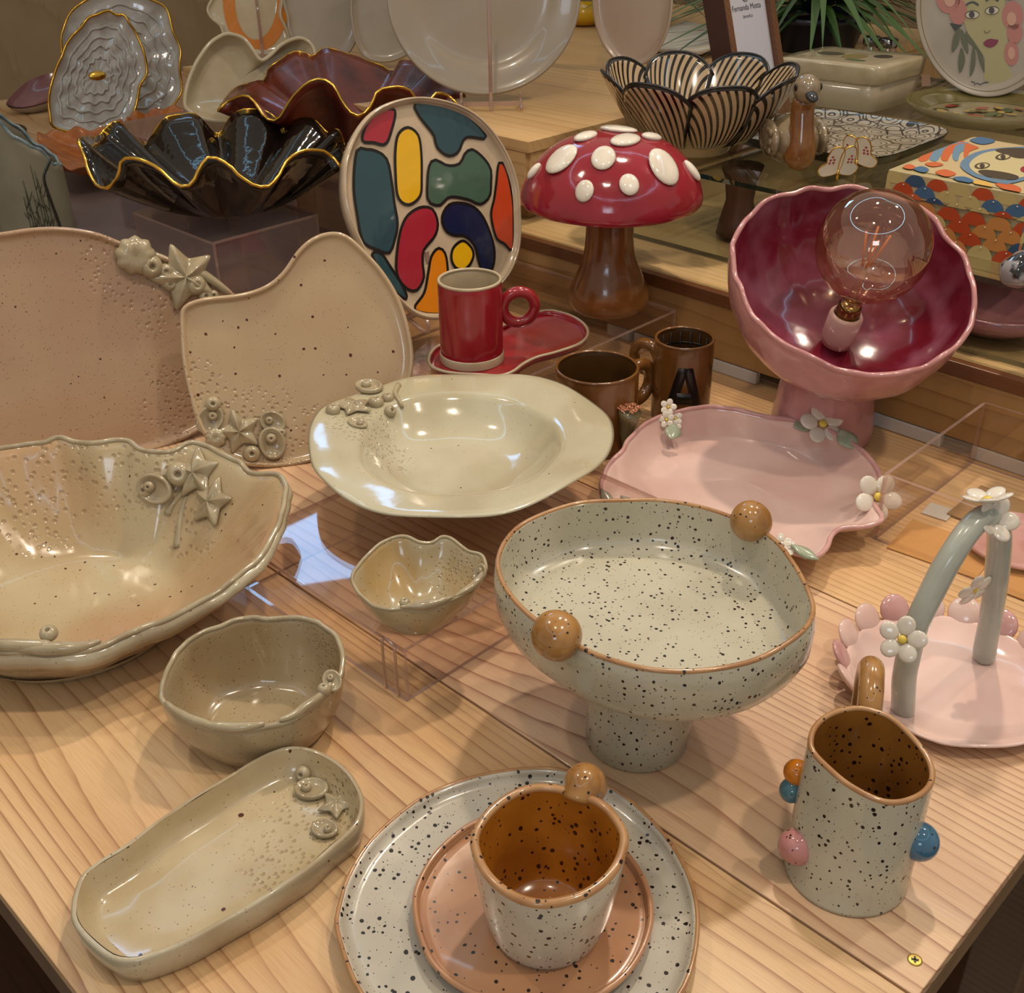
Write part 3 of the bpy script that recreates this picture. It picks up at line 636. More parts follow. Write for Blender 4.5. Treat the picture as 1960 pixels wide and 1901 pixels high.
# --- wide oval bowl on the riser
c = P(875, 905, .0625)
op = [(588, 839), (595, 894), (626, 929), (674, 957), (754, 984), (855, 996), (959, 990), (1046, 961), (1115, 917), (1164, 868), (1178, 828), (1164, 790), (1115, 755), (1063, 735), (976, 719), (872, 713), (785, 718), (716, 736), (664, 755), (619, 780), (598, 808)]
ZO = .108
rim = spl([P(x, y, ZO) for x, y in op], 120)
inn = spl([P(x, y, ZO-.004) for x, y in ((690, 880), (705, 905), (740, 928), (800, 945), (880, 948), (960, 938), (1020, 915), (1060, 880), (1075, 850), (1062, 812), (1030, 790), (975, 768), (900, 757), (830, 758), (770, 768), (725, 790), (700, 820), (688, 850))], 120)
cc = sum(rim, V())/120; ci = sum(inn, V())/120
def al(ring, c_): return sorted(range(len(ring)), key=lambda i: math.atan2(ring[i].y-c_.y, ring[i].x-c_.x))
def resamp(ring, c_, n=120):   # ring resampled by angle about c_
    out = []
    for k in range(n):
        a = 2*math.pi*k/n; d = V((math.cos(a), math.sin(a), 0)); m_ = len(ring)
        best = None
        for i in range(m_):
            p, q = ring[i], ring[(i+1) % m_]; e = q-p; den = d.x*e.y - d.y*e.x
            if abs(den) < 1e-12: continue
            w0 = p-c_; tt_ = (w0.x*e.y - w0.y*e.x)/den; s_ = (w0.x*d.y - w0.y*d.x)/den
            if tt_ > 0 and -1e-6 <= s_ <= 1+1e-6: best = V((c_.x+d.x*tt_, c_.y+d.y*tt_, p.z + e.z*s_)); break
        out.append(best or ring[0].copy())
    return out
ro = resamp(rim, ci); ri = resamp(inn, ci)
zb = .0655
for k, p in enumerate(ro): p.z += .004*math.sin(3*2*math.pi*k/120+1) + .002*math.sin(7*2*math.pi*k/120)
def lz(r0, t_, z): return [V((ci.x + (p.x-ci.x)*t_, ci.y + (p.y-ci.y)*t_, z)) for p in r0]
rings = [ro, [a.lerp(b_, .5) + V((0, 0, .0005)) for a, b_ in zip(ro, ri)], [a.lerp(b_, .92) for a, b_ in zip(ro, ri)], ri, lz(ri, .93, ZO-.015), lz(ri, .80, ZO-.030), lz(ri, .62, zb+.001), lz(ri, .4, zb), lz(ri, .2, zb)]
vf = loft(rings, False, True); b = bvh(vf)
t = T('oval_bowl', 'wide-rimmed pale sage oval bowl with a shell cluster on its rim', 'bowl', (ci.x, ci.y, .0625))
pt = P(700, 810, ZO) - V((ci.x, ci.y, .0625))
m_ob = glaze('oval_bowl_glaze', '#bab39a', '#aca387', 7, ((75, .10, '#4a2310', 3.4), (300, .17, '#8b7350', 2.0)), dim=[(tuple(pt), .05), (tuple(P(740, 860, ZO-.02) - V((ci.x, ci.y, .0625))), .045)], dimsc=190, rough=.12)
mk('bowl_body', vf, m_ob, t, thick=.005, off=0, sub=1)
deco(t, b, 'r', 707, 748, .0165, 1.5); deco(t, b, 'b', 720, 778, .0105); deco(t, b, 'b', 742, 768, .0085); deco(t, b, 'b', 743, 790, .0085); deco(t, b, 'b', 637, 792, .0095)
deco(t, b, 's', 676, 785, .030, .3); deco(t, b, 'r', 684, 815, .0105, -1.4)
a = [hit(b, *q) for q in ((763, 742), (757, 757), (764, 770), (768, 782))]; coral(t, [h[0]+h[1]*.003 for h in a if h], .0042)

# ================================================================== LEANING SHELL PLATES
def leanplate(name, label, cat, o, yaw, tilt, outline, cen, prof, mat, n=110, thick=.006, sub=1, group=None, body='plate_body', rimmat=None, rimr=None, wavy=None, loc=None):
    pl_ = Plane(o, yaw, tilt); rim = spl([pl_.pt(x, y) for x, y in outline], n); c = pl_.pt(*cen)
    if wavy: rim = [p + pl_.n*wavy[0]*math.sin(wavy[1]*2*math.pi*i/n) for i, p in enumerate(rim)]
    rings = []
    for s_, h in prof: rings.append([c + (p-c)*s_ + pl_.n*h for p in rim])
    vf = loft(rings, False, True); zmin = min(v.z for v in vf[0])
    t = T(name, label, cat, loc or (pl_.o.x, pl_.o.y, zmin), group)
    mk(body, vf, mat, t, thick=thick, off=0, sub=sub)
    if rimmat: mk('gold_rim' if rimmat is m_gold else 'rim_band', tube(rings[0], rimr, 8, True), rimmat, t)
    return t, vf, bvh(vf), pl_, rim, c
LP = ((1, .010), (.985, .006), (.96, .001), (.90, 0), (.5, -.002), (.2, -.002))
o = P(120, 884, .008)
bo = [(-250, 640), (-215, 545), (-150, 482), (-70, 455), (0, 447), (61, 438), (122, 437), (184, 447), (233, 466), (300, 487), (380, 522), (445, 563), (485, 620), (490, 700), (450, 770), (375, 825), (290, 860), (180, 878), (60, 884), (-80, 870), (-190, 800), (-245, 720)]
pl_ = Plane(o, 5, 15); zz = V(o)
m_bp = glaze('big_oval_plate_glaze', '#ab8f73', '#a07f66', 3.5, ((95, .14, '#3a1a0c', 3.0), (330, .24, '#7a4a33', 1.3)), c3='#a3957a',
    dim=[(tuple(pl_.pt(330, 560) - zz), .075), (tuple(pl_.pt(250, 505) - zz), .07), (tuple(pl_.pt(350, 780) - zz), .07)], dimsc=125)
t, vf, b, pl_, rim, cen = leanplate('oval_platter', 'big tan speckled oval platter leaning at the left, shells along its upper right rim', 'platter', o, 5, 15, bo, (120, 670), LP, m_bp, n=120, loc=tuple(o))
deco(t, b, 'u', 257, 488, .0245); bead(t, pl_.pt(287, 510, .004), pl_.n, .0165); bead(t, pl_.pt(315, 520, .004), pl_.n, .0115); bead(t, pl_.pt(324, 543, .004), pl_.n, .0105)
star(t, pl_.pt(352, 530, .006), pl_.n, .055, 1.75); bead(t, pl_.pt(373, 545, .004), pl_.n, .0145); bead(t, pl_.pt(392, 566, .004), pl_.n, .0100); bead(t, pl_.pt(407, 565, .004), pl_.n, .008)
coral(t, [pl_.pt(*q, .006) for q in ((270, 482), (300, 490), (330, 500))], .006); coral(t, [pl_.pt(*q, .006) for q in ((378, 520), (410, 540), (440, 562))], .008)

o = P(500, 888, .003)
ho = [(347, 604), (349, 592), (360, 583), (392, 573), (461, 565), (510, 549), (543, 522), (571, 482), (600, 457), (633, 447), (663, 453), (702, 488), (735, 527), (763, 576), (782, 637), (788, 694), (776, 745), (740, 790), (690, 830), (640, 862), (580, 885), (510, 892), (449, 882), (408, 853), (380, 808), (363, 747), (351, 686)]
pl_ = Plane(o, 0, 24); zz = V(o)
m_hp = glaze('heart_plate_glaze', '#b59e7d', '#a98d6c', 4, ((85, .20, '#4a1c0c', 3.0), (330, .2, '#7a4a33', 1.8)), c3='#a89a7c', dim=[(tuple(pl_.pt(420, 800) - zz), .05), (tuple(pl_.pt(510, 820) - zz), .06), (tuple(pl_.pt(590, 840) - zz), .05), (tuple(pl_.pt(375, 730) - zz), .035)], dimsc=135)
t, vf, b, pl_, rim, cen = leanplate('heart_plate', 'tan speckled heart-shaped plate leaning with starfish and shells at its tip', 'plate', o, 0, 24, ho, (570, 700), LP, m_hp, n=120, loc=tuple(o))
star(t, pl_.pt(458, 826, .004), pl_.n, .036, 1.75, m_relief)
bead(t, pl_.pt(408, 773, .003), pl_.n, .0105); shellr(t, pl_.pt(402, 803, .003), pl_.n, .016, -.8); urchin(t, pl_.pt(413, 838, .003), pl_.n, .0135); bead(t, pl_.pt(482, 868, .003), pl_.n, .0115)
shellr(t, pl_.pt(521, 848, .003), pl_.n, .0175, .1); shellr(t, pl_.pt(522, 808, .003), pl_.n, .014, 1.0); bead(t, pl_.pt(539, 828, .003), pl_.n, .0065)

# ================================================================== PINK DISHES
c = P(1415, 925, 0)
pp = [(1150, 938, .034), (1156, 905, .036), (1172, 880, .040), (1192, 864, .043), (1205, 838, .046), (1245, 806, .048), (1297, 788, .050), (1340, 780, .050), (1372, 779, .050), (1433, 790, .046), (1475, 800, .043), (1517, 804, .045), (1583, 823, .046), (1640, 856, .046), (1675, 892, .044), (1686, 920, .042), (1672, 940, .040), (1676, 968, .042), (1690, 992, .044), (1672, 1004, .042), (1640, 1008, .040), (1605, 1012, .040), (1590, 1030, .038), (1580, 1055, .038), (1556, 1068, .038), (1525, 1060, .040), (1490, 1047, .042), (1440, 1050, .040), (1380, 1040, .038), (1310, 1015, .036), (1250, 990, .034), (1200, 975, .034), (1165, 962, .034)]
t, vf, b, rim = wavybowl('flower_plate', 'frilly pale pink plate with white flowers on its rim, in front of the pink lamp', pp, c, .105, m_pink, n=120, thick=.0048, rimr=.0032, rimmat=m_pinkedge, wob=.0012,
    prof=((1, 1), (.86, .70), (.62, .42), (.4, .24), (.2, .12), (0, .06)), z0=.003)
t['category'] = 'plate'
def onrim(x, y, dz=.004): return rimpt(rim, x, y) + V((0, 0, dz))
TOV = (V((-.45, -.55, 1))).normalized()
h = hit(b, 1572, 824); q = (h[0] if h else onrim(1572, 824)); flower(t, q + V((0, 0, .008)), (-.35, -.5, .8), .029, .3)
h = hit(b, 1537, 822); q = h[0] if h else onrim(1537, 820); leafd(t, q + V((0, 0, .006)), (-.2, -.3, .9), .030, .012, .2)
h = hit(b, 1620, 850); q = h[0] if h else onrim(1620, 850); leafd(t, q + V((0, 0, .006)), (-.2, -.3, .9), .034, .014, -1.4)
flower(t, onrim(1680, 955, .006) + V((-.004, -.006, 0)), (-.5, -.65, .6), .028, .9)
q = onrim(1276, 790, .004)
for dx, dy, dz, r in ((0, 0, .006, .011), (-.008, -.004, -.008, .011), (.006, -.008, -.010, .010), (.0, -.012, -.018, .009)):
    flower(t, q + V((dx, dy, dz)), (-.6, -.6, .5), r, dx*99)
leafd(t, q + V((-.014, -.020, -.018)), (-.4, -.5, .8), .022, .011, 1.2)
leafd(t, onrim(1178, 945, .003), (-.3, -.2, .9), .03, .007, -1.0, m_greytube); leafd(t, onrim(1210, 965, .006), (-.3, -.2, .9), .034, .008, -.7, m_greytube)
leafd(t, onrim(1535, 1052, .004), (-.2, -.3, .9), .032, .007, -.8); flower(t, onrim(1500, 1040, .004), (-.3, -.4, .8), .012, .2, False); flower(t, onrim(1518, 1048, .003), (-.3, -.4, .8), .009, .8, False)

# arch-handled pink dish with petal edge
zc = .012
FA, FB = P(1728, 1352, zc), P(1885, 1252, zc)
cd_ = (FA + FB)/2 + V((0.004, -.004, 0)); cd_.z = 0
dt = T('arch_handled_dish', 'pink petal-edged dish with a tall grey arch handle and white flowers, at the right edge', 'dish', tuple(cd_))
RD = .098
vf = lathe([(.0001, .0045), (.05, .0045), (.075, .0065), (.088, .012), (RD-.004, .018), (RD, .0165), (RD-.004, .012), (.075, .0016), (.0001, .0008)], cd_, 64, cap0=False, cap1=False)
mk('dish_body', lump(vf, .0016, 25), m_pink, dt, sub=1)
va = math.atan2(P(1625, 1290, 0).y - cd_.y, P(1625, 1290, 0).x - cd_.x)
for k in range(18):
    a = va + 2*math.pi*k/18; d = V((math.cos(a), math.sin(a), 0)); s_ = V((-d.y, d.x, 0)); up = (V((0, 0, 1))*.8 + d*.6).normalized()
    front = (-d).dot(V((cd_.x, cd_.y, 0)).normalized())
    if front > .55: continue
    mk('petal', ball(cd_ + d*(RD+.002) + V((0, 0, .021)), (.0165, .0165, .0042), ax=(s_, up, s_.cross(up)), k=16, m=8), m_pink if k % 3 else m_pinkedge, dt)
pn = (FB-FA).normalized(); nn = V((-pn.y, pn.x, 0))
if nn.dot(V((cd_.x, cd_.y, 0))) > 0: nn = -nn
def onv(px, py):
    d = ray(px, py); return CAM + d*((FA-CAM).dot(nn)/d.dot(nn))
path = [onv(*q) for q in ((1727, 1368), (1729, 1330), (1736, 1265), (1754, 1195), (1790, 1120), (1828, 1052), (1866, 1002), (1893, 988), (1910, 1010), (1911, 1060), (1906, 1120), (1898, 1180), (1887, 1235), (1884, 1262))]
mk('handle', lump(tube(spl(path, 44, False), .0110, 14), .0012, 30), m_greytube, dt, sub=1)
vw = lambda p: (CAM - p).normalized()
q = onv(1727, 1224) + vw(onv(1727, 1224))*.012; flower(dt, q, vw(q) + V((-.1, 0, 0)), .0205, .25)
q = onv(1902, 985) + vw(onv(1902, 985))*.012; flower(dt, q + V((0, 0, -.006)), vw(q) + V((.5, -.5, .2)), .022, .9, cup=.5)
q = onv(1888, 968) + V((0, 0, .004)); flower(dt, q, V((.1, .3, 1)), .022, .2, cup=.35)
q = onv(1868, 1132) - vw(onv(1868, 1132))*.004; flower(dt, q, V((.3, .8, .2)), .019, .1)

# ================================================================== PINK LAMP
pl_ = Plane((1.186, .612, .243), 20, 60)
lp = [(1405, 470), (1408, 520), (1425, 570), (1455, 618), (1500, 655), (1540, 678), (1575, 692), (1620, 712), (1680, 716), (1735, 712), (1800, 682), (1845, 640), (1862, 590), (1857, 530), (1838, 490), (1810, 455), (1765, 405), (1730, 388), (1640, 362), (1580, 364), (1545, 366), (1520, 374), (1490, 376), (1455, 398), (1425, 430)]
rim = spl([pl_.pt(*q) for q in lp], 110); cen = sum(rim, V())/110
for i, p in enumerate(rim): rim[i] = p + pl_.n*.0035*math.sin(i*.9) * (noise.noise(p*20)+.6)
LF = P(1567, 833, 0)
lt = T('table_lamp', 'pink ceramic bowl lamp with a big clear globe bulb, on a flared foot', 'lamp', (LF.x, LF.y, 0))
prof = ((1, 0), (.985, -.020), (.94, -.045), (.85, -.070), (.70, -.092), (.5, -.107), (.25, -.115))
rings = [[cen + ((p-cen) - pl_.n*(p-cen).dot(pl_.n)*(1-k**4))*k + pl_.n*h for p in rim] for k, h in prof]
vin = loft(rings, False, True)
m_lampin = glaze('magenta_brushed_glaze', '#6a1424', '#82384e', 22, (), rough=.16, mid=(.42, .68), c3='#8f5a68')
mk('bowl_inside', vin, m_lampin, lt, sub=1)
prof = ((1, .0), (1.018, -.003), (1.03, -.018), (.99, -.050), (.90, -.080), (.75, -.105), (.5, -.122), (.2, -.128))
mk('bowl_outside', lump(loft([[cen + (p-cen)*k + pl_.n*h for p in rim] for k, h in prof], False, True), .002, 18), m_lampout, lt, sub=1)
mk('rim_band', lump(tube([p + pl_.n*.001 + (p-cen).normalized()*.0015 for p in rim], .0036, 8, True), .002, 40), m_lampout, lt, sub=1)
f0 = LF
rings = []
for z, r in ((0, .067), (.006, .068), (.03, .066), (.06, .062), (.085, .058), (.105, .055), (.118, .046)):
    rings.append([V((f0.x, f0.y, z)).lerp(V((cen.x, cen.y, z)), z/.2*.12) + V((math.cos(a), math.sin(a), 0))*r*(1+.02*math.sin(5*a)) for a in [2*math.pi*k/48 for k in range(48)]])
mk('foot', lump(loft(rings, True, True), .0015, 14), m_lampout, lt, sub=1)
u, v, n_ = pl_.u, pl_.v, pl_.n
bc = CAM + ray(1672, 472) * ((cen + n_*.035 - CAM).dot(n_)/ray(1672, 472).dot(n_))
so = CAM + ray(1606, 640) * ((cen - n_*.095 - CAM).dot(n_)/ray(1606, 640).dot(n_))
ax = (bc-so).normalized(); bu, bv, bn = basis(ax)
L = (bc-so).length; RB = .0665
mk('socket', lathe([(.019, -.012), (.021, .0), (.021, .030), (.018, .034), (.0165, .034), (.0165, .020)], so, 28, ax=(bu, bv, bn), cap1=True), glaze('socket_porcelain', '#c9a59c', '#bd9a90', 20, (), rough=.3), lt)
mk('bulb_cap', lathe([(.0145, .022), (.0150, .030), (.0138, .034), (.0152, .038), (.0138, .042), (.0150, .046), (.012, .050)], so, 28, ax=(bu, bv, bn)), plain('brass_bulb_cap', '#8b7446', .2, 1.0), lt)
prf = [(.0125, -L+.050), (.0135, -L+.060), (.019, -RB*.98-.004)]
for k in range(2, 17):
    a = math.pi*k/17; prf.append((RB*math.sin(a), -RB*math.cos(a)))
bulbm = M('amber_bulb_glass'); lw = bulbm.n('LayerWeight', {0: .5}).outputs[1]
fr = bulbm.math('ADD', bulbm.math('MULTIPLY', bulbm.math('POWER', lw, 3.0), .75), .15)
sh_ = bulbm.n('MixShader', {0: fr, 1: bulbm.n('BsdfTransparent', {0: bulbm.mix(bulbm.math('POWER', lw, 2.0), lin('#fcf4ea'), lin('#c79c68'))}).outputs[0], 2: bulbm.n('BsdfGlossy', {0: lin('#ffeedd'), 1: .015}).outputs[0]})
bulbm.t.links.new(sh_.outputs[0], bulbm.out.inputs[0])
gb = mk('glass_bulb', lathe(prf, bc, 48, ax=(bu, bv, bn), cap0=False, cap1=True), bulbm.m, lt, sub=1)
mk('filament_stem', tube([so + ax*.05, so + ax*(.05+(L-.05)*.45), bc - ax*.022], [.006, .004, .0025], 10), m_acre, gb)
mf = plain('orange_filament', '#d9782a', .4)
for k in range(4):
    a = math.pi/4 + k*math.pi/2 + .3; d = bu*math.cos(a) + bv*math.sin(a)
    mk('filament', tube([bc - ax*.028 + d*.004, bc + ax*.018 + d*.014], .0013, 8), mf, gb)

# ================================================================== MUGS
RZ = .08
def mug(name, label, c, r, h, out, inn, rimm, hdir, hc, hr, ht, base=None, wall=.004, n=56, rt=None, cat='mug', hmat=None, hshape='ring'):
    c = V(c); t = T(name, label, cat, tuple(c)); rt = rt or r
    prof = [(r*.9, 0), (r*.98, .002), (r, .006), (r + (rt-r)*.5, h*.5), (rt, h-.002), (rt-wall*.3, h)]
    mk('cup_wall', lathe(prof, c, n, cap1=False), out, t, sub=1)
    mk('inside', lathe([(rt-wall*.3, h), (rt-wall, h-.002), (r-wall, .010), (r*.7, .006)], c, n, cap0=False), inn, t, sub=1)
    mk('lip', tube([c + V((math.cos(a)*(rt-wall*.5), math.sin(a)*(rt-wall*.5), h)) for a in [2*math.pi*k/n for k in range(n)]], wall*.55, 8, True), rimm, t)
    if base: mk('base_band', lathe([(r+.0008, .0015), (r+.0012, .012), (r+.0004, .0135), (r-.002, .0135)], c, n, cap0=False, cap1=False), base, t)
    d = V((math.cos(hdir), math.sin(hdir), 0)); q = c + d*(r + hr + ht*.1) + V((0, 0, hc))
    pts = [q + d*math.cos(a)*hr + V((0, 0, 1))*math.sin(a)*hr*(1.0) for a in [2*math.pi*k/28 for k in range(28)]]
    mk('handle', tube(pts, ht, 12, True), hmat or out, t)
    return t
def haz(c, px, py, z):   # azimuth from c towards a picture point at height z
    q = P(px, py, z); return math.atan2(q.y-c[1], q.x-c[0])
rc = P(904, 690, RZ + .004)
mug('red_mug', 'red mug with a cream inside, ring handle and bare clay foot, on the red tray', (rc.x, rc.y, RZ+.0055), .0425, .113, m_red, m_clay, m_clay, math.atan2(-rc.x, rc.y)+.12, .070, .0215, .0075, base=m_clay)
dish('cloud_tray', 'red cloud-shaped tray with a cream edge under the red mug', 'tray',
     [(821, 686), (835, 665), (870, 652), (920, 640), (960, 625), (990, 610), (1027, 598), (1058, 595), (1096, 606), (1119, 622), (1125, 640), (1109, 658), (1065, 674), (1027, 684), (1001, 697), (982, 711), (957, 719), (913, 717), (859, 713), (827, 702)], RZ+.012, RZ+.0005, m_red, m_clay, (.96, .93), lip=.0022, thick=.004)
b1 = P(1139, 846, 0)
wm = mug('brown_mug', 'squat brown glazed mug with a clay rose bouquet on its side', (b1.x, b1.y, 0), .054, .108, m_brown, m_brind, m_brown, haz(b1, 1235, 800, .0), .060, .026, .0085)
q = P(1204, 850, .02); dv = V((q.x-b1.x, q.y-b1.y, 0)).normalized(); dv = (dv + V((-.3, -.5, 0))*.3).normalized(); q = V((b1.x, b1.y, 0)) + dv*.058
cn = mk('bouquet_cone', tube([q + V((0, 0, .012)), q + V((0, 0, .035)), q + dv*.004 + V((0, 0, .062)), q + dv*.006 + V((0, 0, .070))], [.005, .009, .0135, .015], 14), glaze('cone_glaze', '#6f6446', '#5d5236', 30, ()), wm)
mrose = glaze('rose_clay', '#b87a58', '#a5664a', 60, ())
for dx, dy in ((0, 0), (.009, .003), (-.009, .002), (.003, .009), (-.004, -.009), (.008, -.007), (-.006, .010)):
    cen_ = q + dv*.006 + V((dx, dy, .073))
    sp = [cen_ + V((math.cos(a*.9)*(.0008+.00042*a), math.sin(a*.9)*(.0008+.00042*a), .003-.0002*a)) for a in range(12)]
    mk('rosette', tube(sp, .0012, 6), mrose, wm)
b2 = P(1300, 800, 0)
m2 = mug('brown_mug', 'tall brown mug with a dark letter on its side and a grid painted inside', (b2.x, b2.y, 0), .0400, .118, m_brown, m_brind, m_brown, haz(b2, 1215, 770, .0), .074, .020, .0075, hmat=m_brown)
va = math.atan2(-b2.y, -b2.x) + .10
def wrap(uu, zz, r=.0406): return V((b2.x + math.cos(va + uu/.04)*r, b2.y + math.sin(va + uu/.04)*r, zz))
def stroke(p, q, w0, w1, k=8):
    rows = []
    for i in range(k+1):
        t_ = i/k; x = p[0]+(q[0]-p[0])*t_; z = p[1]+(q[1]-p[1])*t_; w_ = w0+(w1-w0)*t_
        rows.append([wrap(x + w_*s_, z) for s_ in (-.5, 0, .5)])
    return loft(rows, closed=False)
mk('painted_letter', merge(stroke((-.003, .092), (-.019, .026), .013, .014), stroke((.003, .092), (.021, .026), .013, .014), stroke((-.012, .046), (.013, .046), .0, .0)), m_ink, m2, thick=.0006, off=0)
mk('painted_letter', loft([[wrap(x, z, .0406) for z in (.040, .048, .056)] for x in [-.011 + .0025*i for i in range(10)]], closed=False), m_ink, m2, thick=.0006, off=0)
for k in range(16):
    a = 2*math.pi*k/16; d = V((math.cos(a), math.sin(a), 0)); c_ = V((b2.x, b2.y, 0))
    mk('painted_grid_line', tube([c_ + d*.0352 + V((0, 0, .113)), c_ + d*.0352 + V((0, 0, .05))], .0009, 5), m_ink, m2)
for z in (.098, .080):
    mk('painted_grid_line', tube([V((b2.x, b2.y, z)) + V((math.cos(a), math.sin(a), 0))*.0352 for a in [2*math.pi*k/40 for k in range(40)]], .0009, 5, True), m_ink, m2)

# ================================================================== MUSHROOM
mu = P(1163, 592, RZ); mu.z = RZ
mt_ = T('mushroom_figure', 'red ceramic mushroom with white raised spots and a brown stem', 'figurine', tuple(mu))
zb = RZ + .168; ztop = .338
st = [(.045, 0), (.058, .006), (.0615, .022), (.056, .044), (.045, .064), (.037, .082), (.034, .11), (.035, .14), (.037, .178)]
mk('stem', lump(lathe(st, mu, 40), .003, 14), m_stem, mt_, sub=1)
cs = V((1.183, 355, 0)); capc = V((mu.x, mu.y, zb)); RC = .1305; HC = ztop - zb
cp_ = [(.03, -.002), (.11, -.004), (.125, -.006), (RC, -.002), (RC*1.0, .008), (RC*.955, .026), (RC*.87, .044), (RC*.74, .062), (RC*.56, HC*.88), (RC*.35, HC*.965), (RC*.15, HC), (.002, HC)]
vf = lump(lathe(cp_, capc, 64), .002, 12); b = bvh(vf)
mk('cap', vf, m_capred, mt_, sub=1)
for x, y, rx, ry in ((1075, 305, 30, 34), (1155, 303, 23, 21), (1270, 320, 30, 37), (1119, 366, 18, 20), (1204, 354, 19, 21), (1110, 243, 24, 8), (1184, 249, 38, 9), (1246, 243, 25, 9), (1121, 262, 18, 8), (1197, 269, 23, 12), (1247, 263, 16, 9), (1178, 234, 17, 5), (1055, 268, 15, 15), (1301, 278, 13, 16), (1324, 327, 12, 22), (1023, 328, 9, 17)):
    h = hit(b, x, y)
    if not h: continue
    p, n_ = h; dist = (p-CAM).length; k = dist/F; vd = (CAM-p).normalized()
    u_, v_, _ = basis(n_); fo_u = 1.0; fo_v = max(.28, abs((vd.cross(u_)).normalized().dot(n_)) if True else 1)
    cosv = max(.3, n_.dot(vd))
    mk('raised_spot', ball(p + n_*.001, (rx*k, min(ry*k/cosv, rx*k*1.5) if ry <= rx else ry*k*1.05, .0055), ax=(u_, v_, n_), k=20, m=8), m_white, mt_)

# ================================================================== MOSAIC PLATE on its stand
o = P(822, 606, RZ+.012)
mo = [(654, 335), (663, 289), (687, 242), (721, 211), (768, 194), (814, 192), (873, 207), (919, 238), (958, 292), (981, 354), (986, 413), (985, 471), (970, 517), (942, 552), (888, 591), (842, 608), (795, 603), (756, 572), (710, 513), (675, 448), (657, 393)]
m_mo = glaze('mosaic_plate_cream', '#b9a58a', '#ad9a80', 20, (), rough=.14)
MP = ((1, .010), (.988, .005), (.972, .001), (.95, -.001), (.5, -.001), (.2, -.001))
t, vf, b, pl_, rim, cen = leanplate('painted_plate', 'round plate painted with coloured blobs outlined in black, behind the red mug', 'plate', tuple(o), 40, 20, mo, (821, 400), MP, m_mo, thick=.006, n=96)
mk('foot_ring', tube([cen + (p-cen)*.6 - pl_.n*.006 for p in rim], .004, 8, True), m_mo, t)
mk('outer_side', loft([[cen + (p-cen)*k + pl_.n*h for p in rim] for k, h in ((1.0, .012), (1.01, .004), (.985, -.008), (.93, -.014))]), m_mo, t, thick=.003, off=0)
def decal(par, plane, pts, mat, off, name='painted_patch', sm=True, n=40):
    q = [plane.pt(x, y, off) for x, y in pts]
    q = spl(q, n) if sm else q
    vf = (q, [tuple(range(len(q)))])
    o_ = mk(name, vf, mat, par, smooth=False); return o_, q
def ribbon(par, plane, q, w, mat, name='painted_outline', closed=True):
    n = len(q); out = []; 
    for i in range(n):
        a, b_ = q[(i-1) % n if closed else max(i-1, 0)], q[(i+1) % n if closed else min(i+1, n-1)]
        s_ = (b_-a).normalized().cross(plane.n)*w/2; out.append((q[i]-s_, q[i]+s_))
    rr_ = [[a + plane.n*.0003 for a, b_ in out], [b_ + plane.n*.0003 for a, b_ in out]]
    return mk(name, loft(rr_, closed=closed), mat, par, smooth=False)
def paint(name, h): return glaze('paint_'+name, h, h, 20, (), rough=.16, bumpa=1.2)
C_ = dict(red=paint('red', '#9a2433'), yel=paint('yellow', '#d6a514'), teal=paint('teal', '#23434b'), green=paint('green', '#3d5a49'), ver=paint('vermilion', '#b8401f'), navy=paint('navy', '#171d3c'), org=paint('orange', '#d07a10'))
blobs = [('red', [(694, 269), (715, 273), (737, 276), (748, 254), (756, 212), (730, 212), (702, 238)]),
 ('yel', [(781, 244), (800, 258), (806, 290), (807, 340), (804, 375), (782, 392), (762, 377), (757, 330), (757, 285), (763, 256)]),
 ('teal', [(795, 197), (803, 223), (830, 258), (836, 281), (857, 298), (877, 291), (892, 263), (931, 264), (900, 226), (850, 202)]),
 ('green', [(834, 306), (857, 317), (880, 313), (890, 294), (904, 286), (925, 302), (939, 323), (940, 347), (937, 376), (919, 391), (896, 382), (861, 377), (842, 393), (820, 385), (818, 351), (822, 316)]),
 ('teal', [(683, 289), (700, 286), (720, 289), (741, 306), (750, 350), (755, 390), (761, 428), (755, 460), (745, 484), (722, 478), (695, 462), (684, 413), (677, 354)]),
 ('ver', [(955, 312), (968, 322), (980, 374), (983, 420), (981, 478), (965, 466), (950, 455), (940, 412), (946, 380), (950, 350)]),
 ('red', [(795, 401), (815, 396), (830, 403), (838, 428), (832, 452), (811, 479), (809, 505), (811, 532), (797, 556), (776, 550), (759, 520), (763, 459), (775, 420)]),
 ('navy', [(846, 415), (861, 391), (892, 390), (915, 403), (932, 430), (946, 475), (943, 512), (926, 522), (916, 500), (908, 470), (890, 452), (868, 450), (852, 440)]),
 ('yel', [(886, 461), (902, 474), (906, 490), (898, 508), (886, 516), (872, 512), (864, 495), (868, 474)]),
 ('org', [(840, 475), (853, 488), (858, 530), (862, 585), (846, 600), (815, 600), (793, 590), (812, 560), (820, 520), (826, 490)]),
 ('teal', [(712, 487), (729, 485), (745, 507), (772, 550), (778, 572), (755, 558), (730, 522)])]
for k, pts in blobs:
    o_, q = decal(t, pl_, pts, C_[k], .0036); ribbon(t, pl_, q, .0042, m_ink)
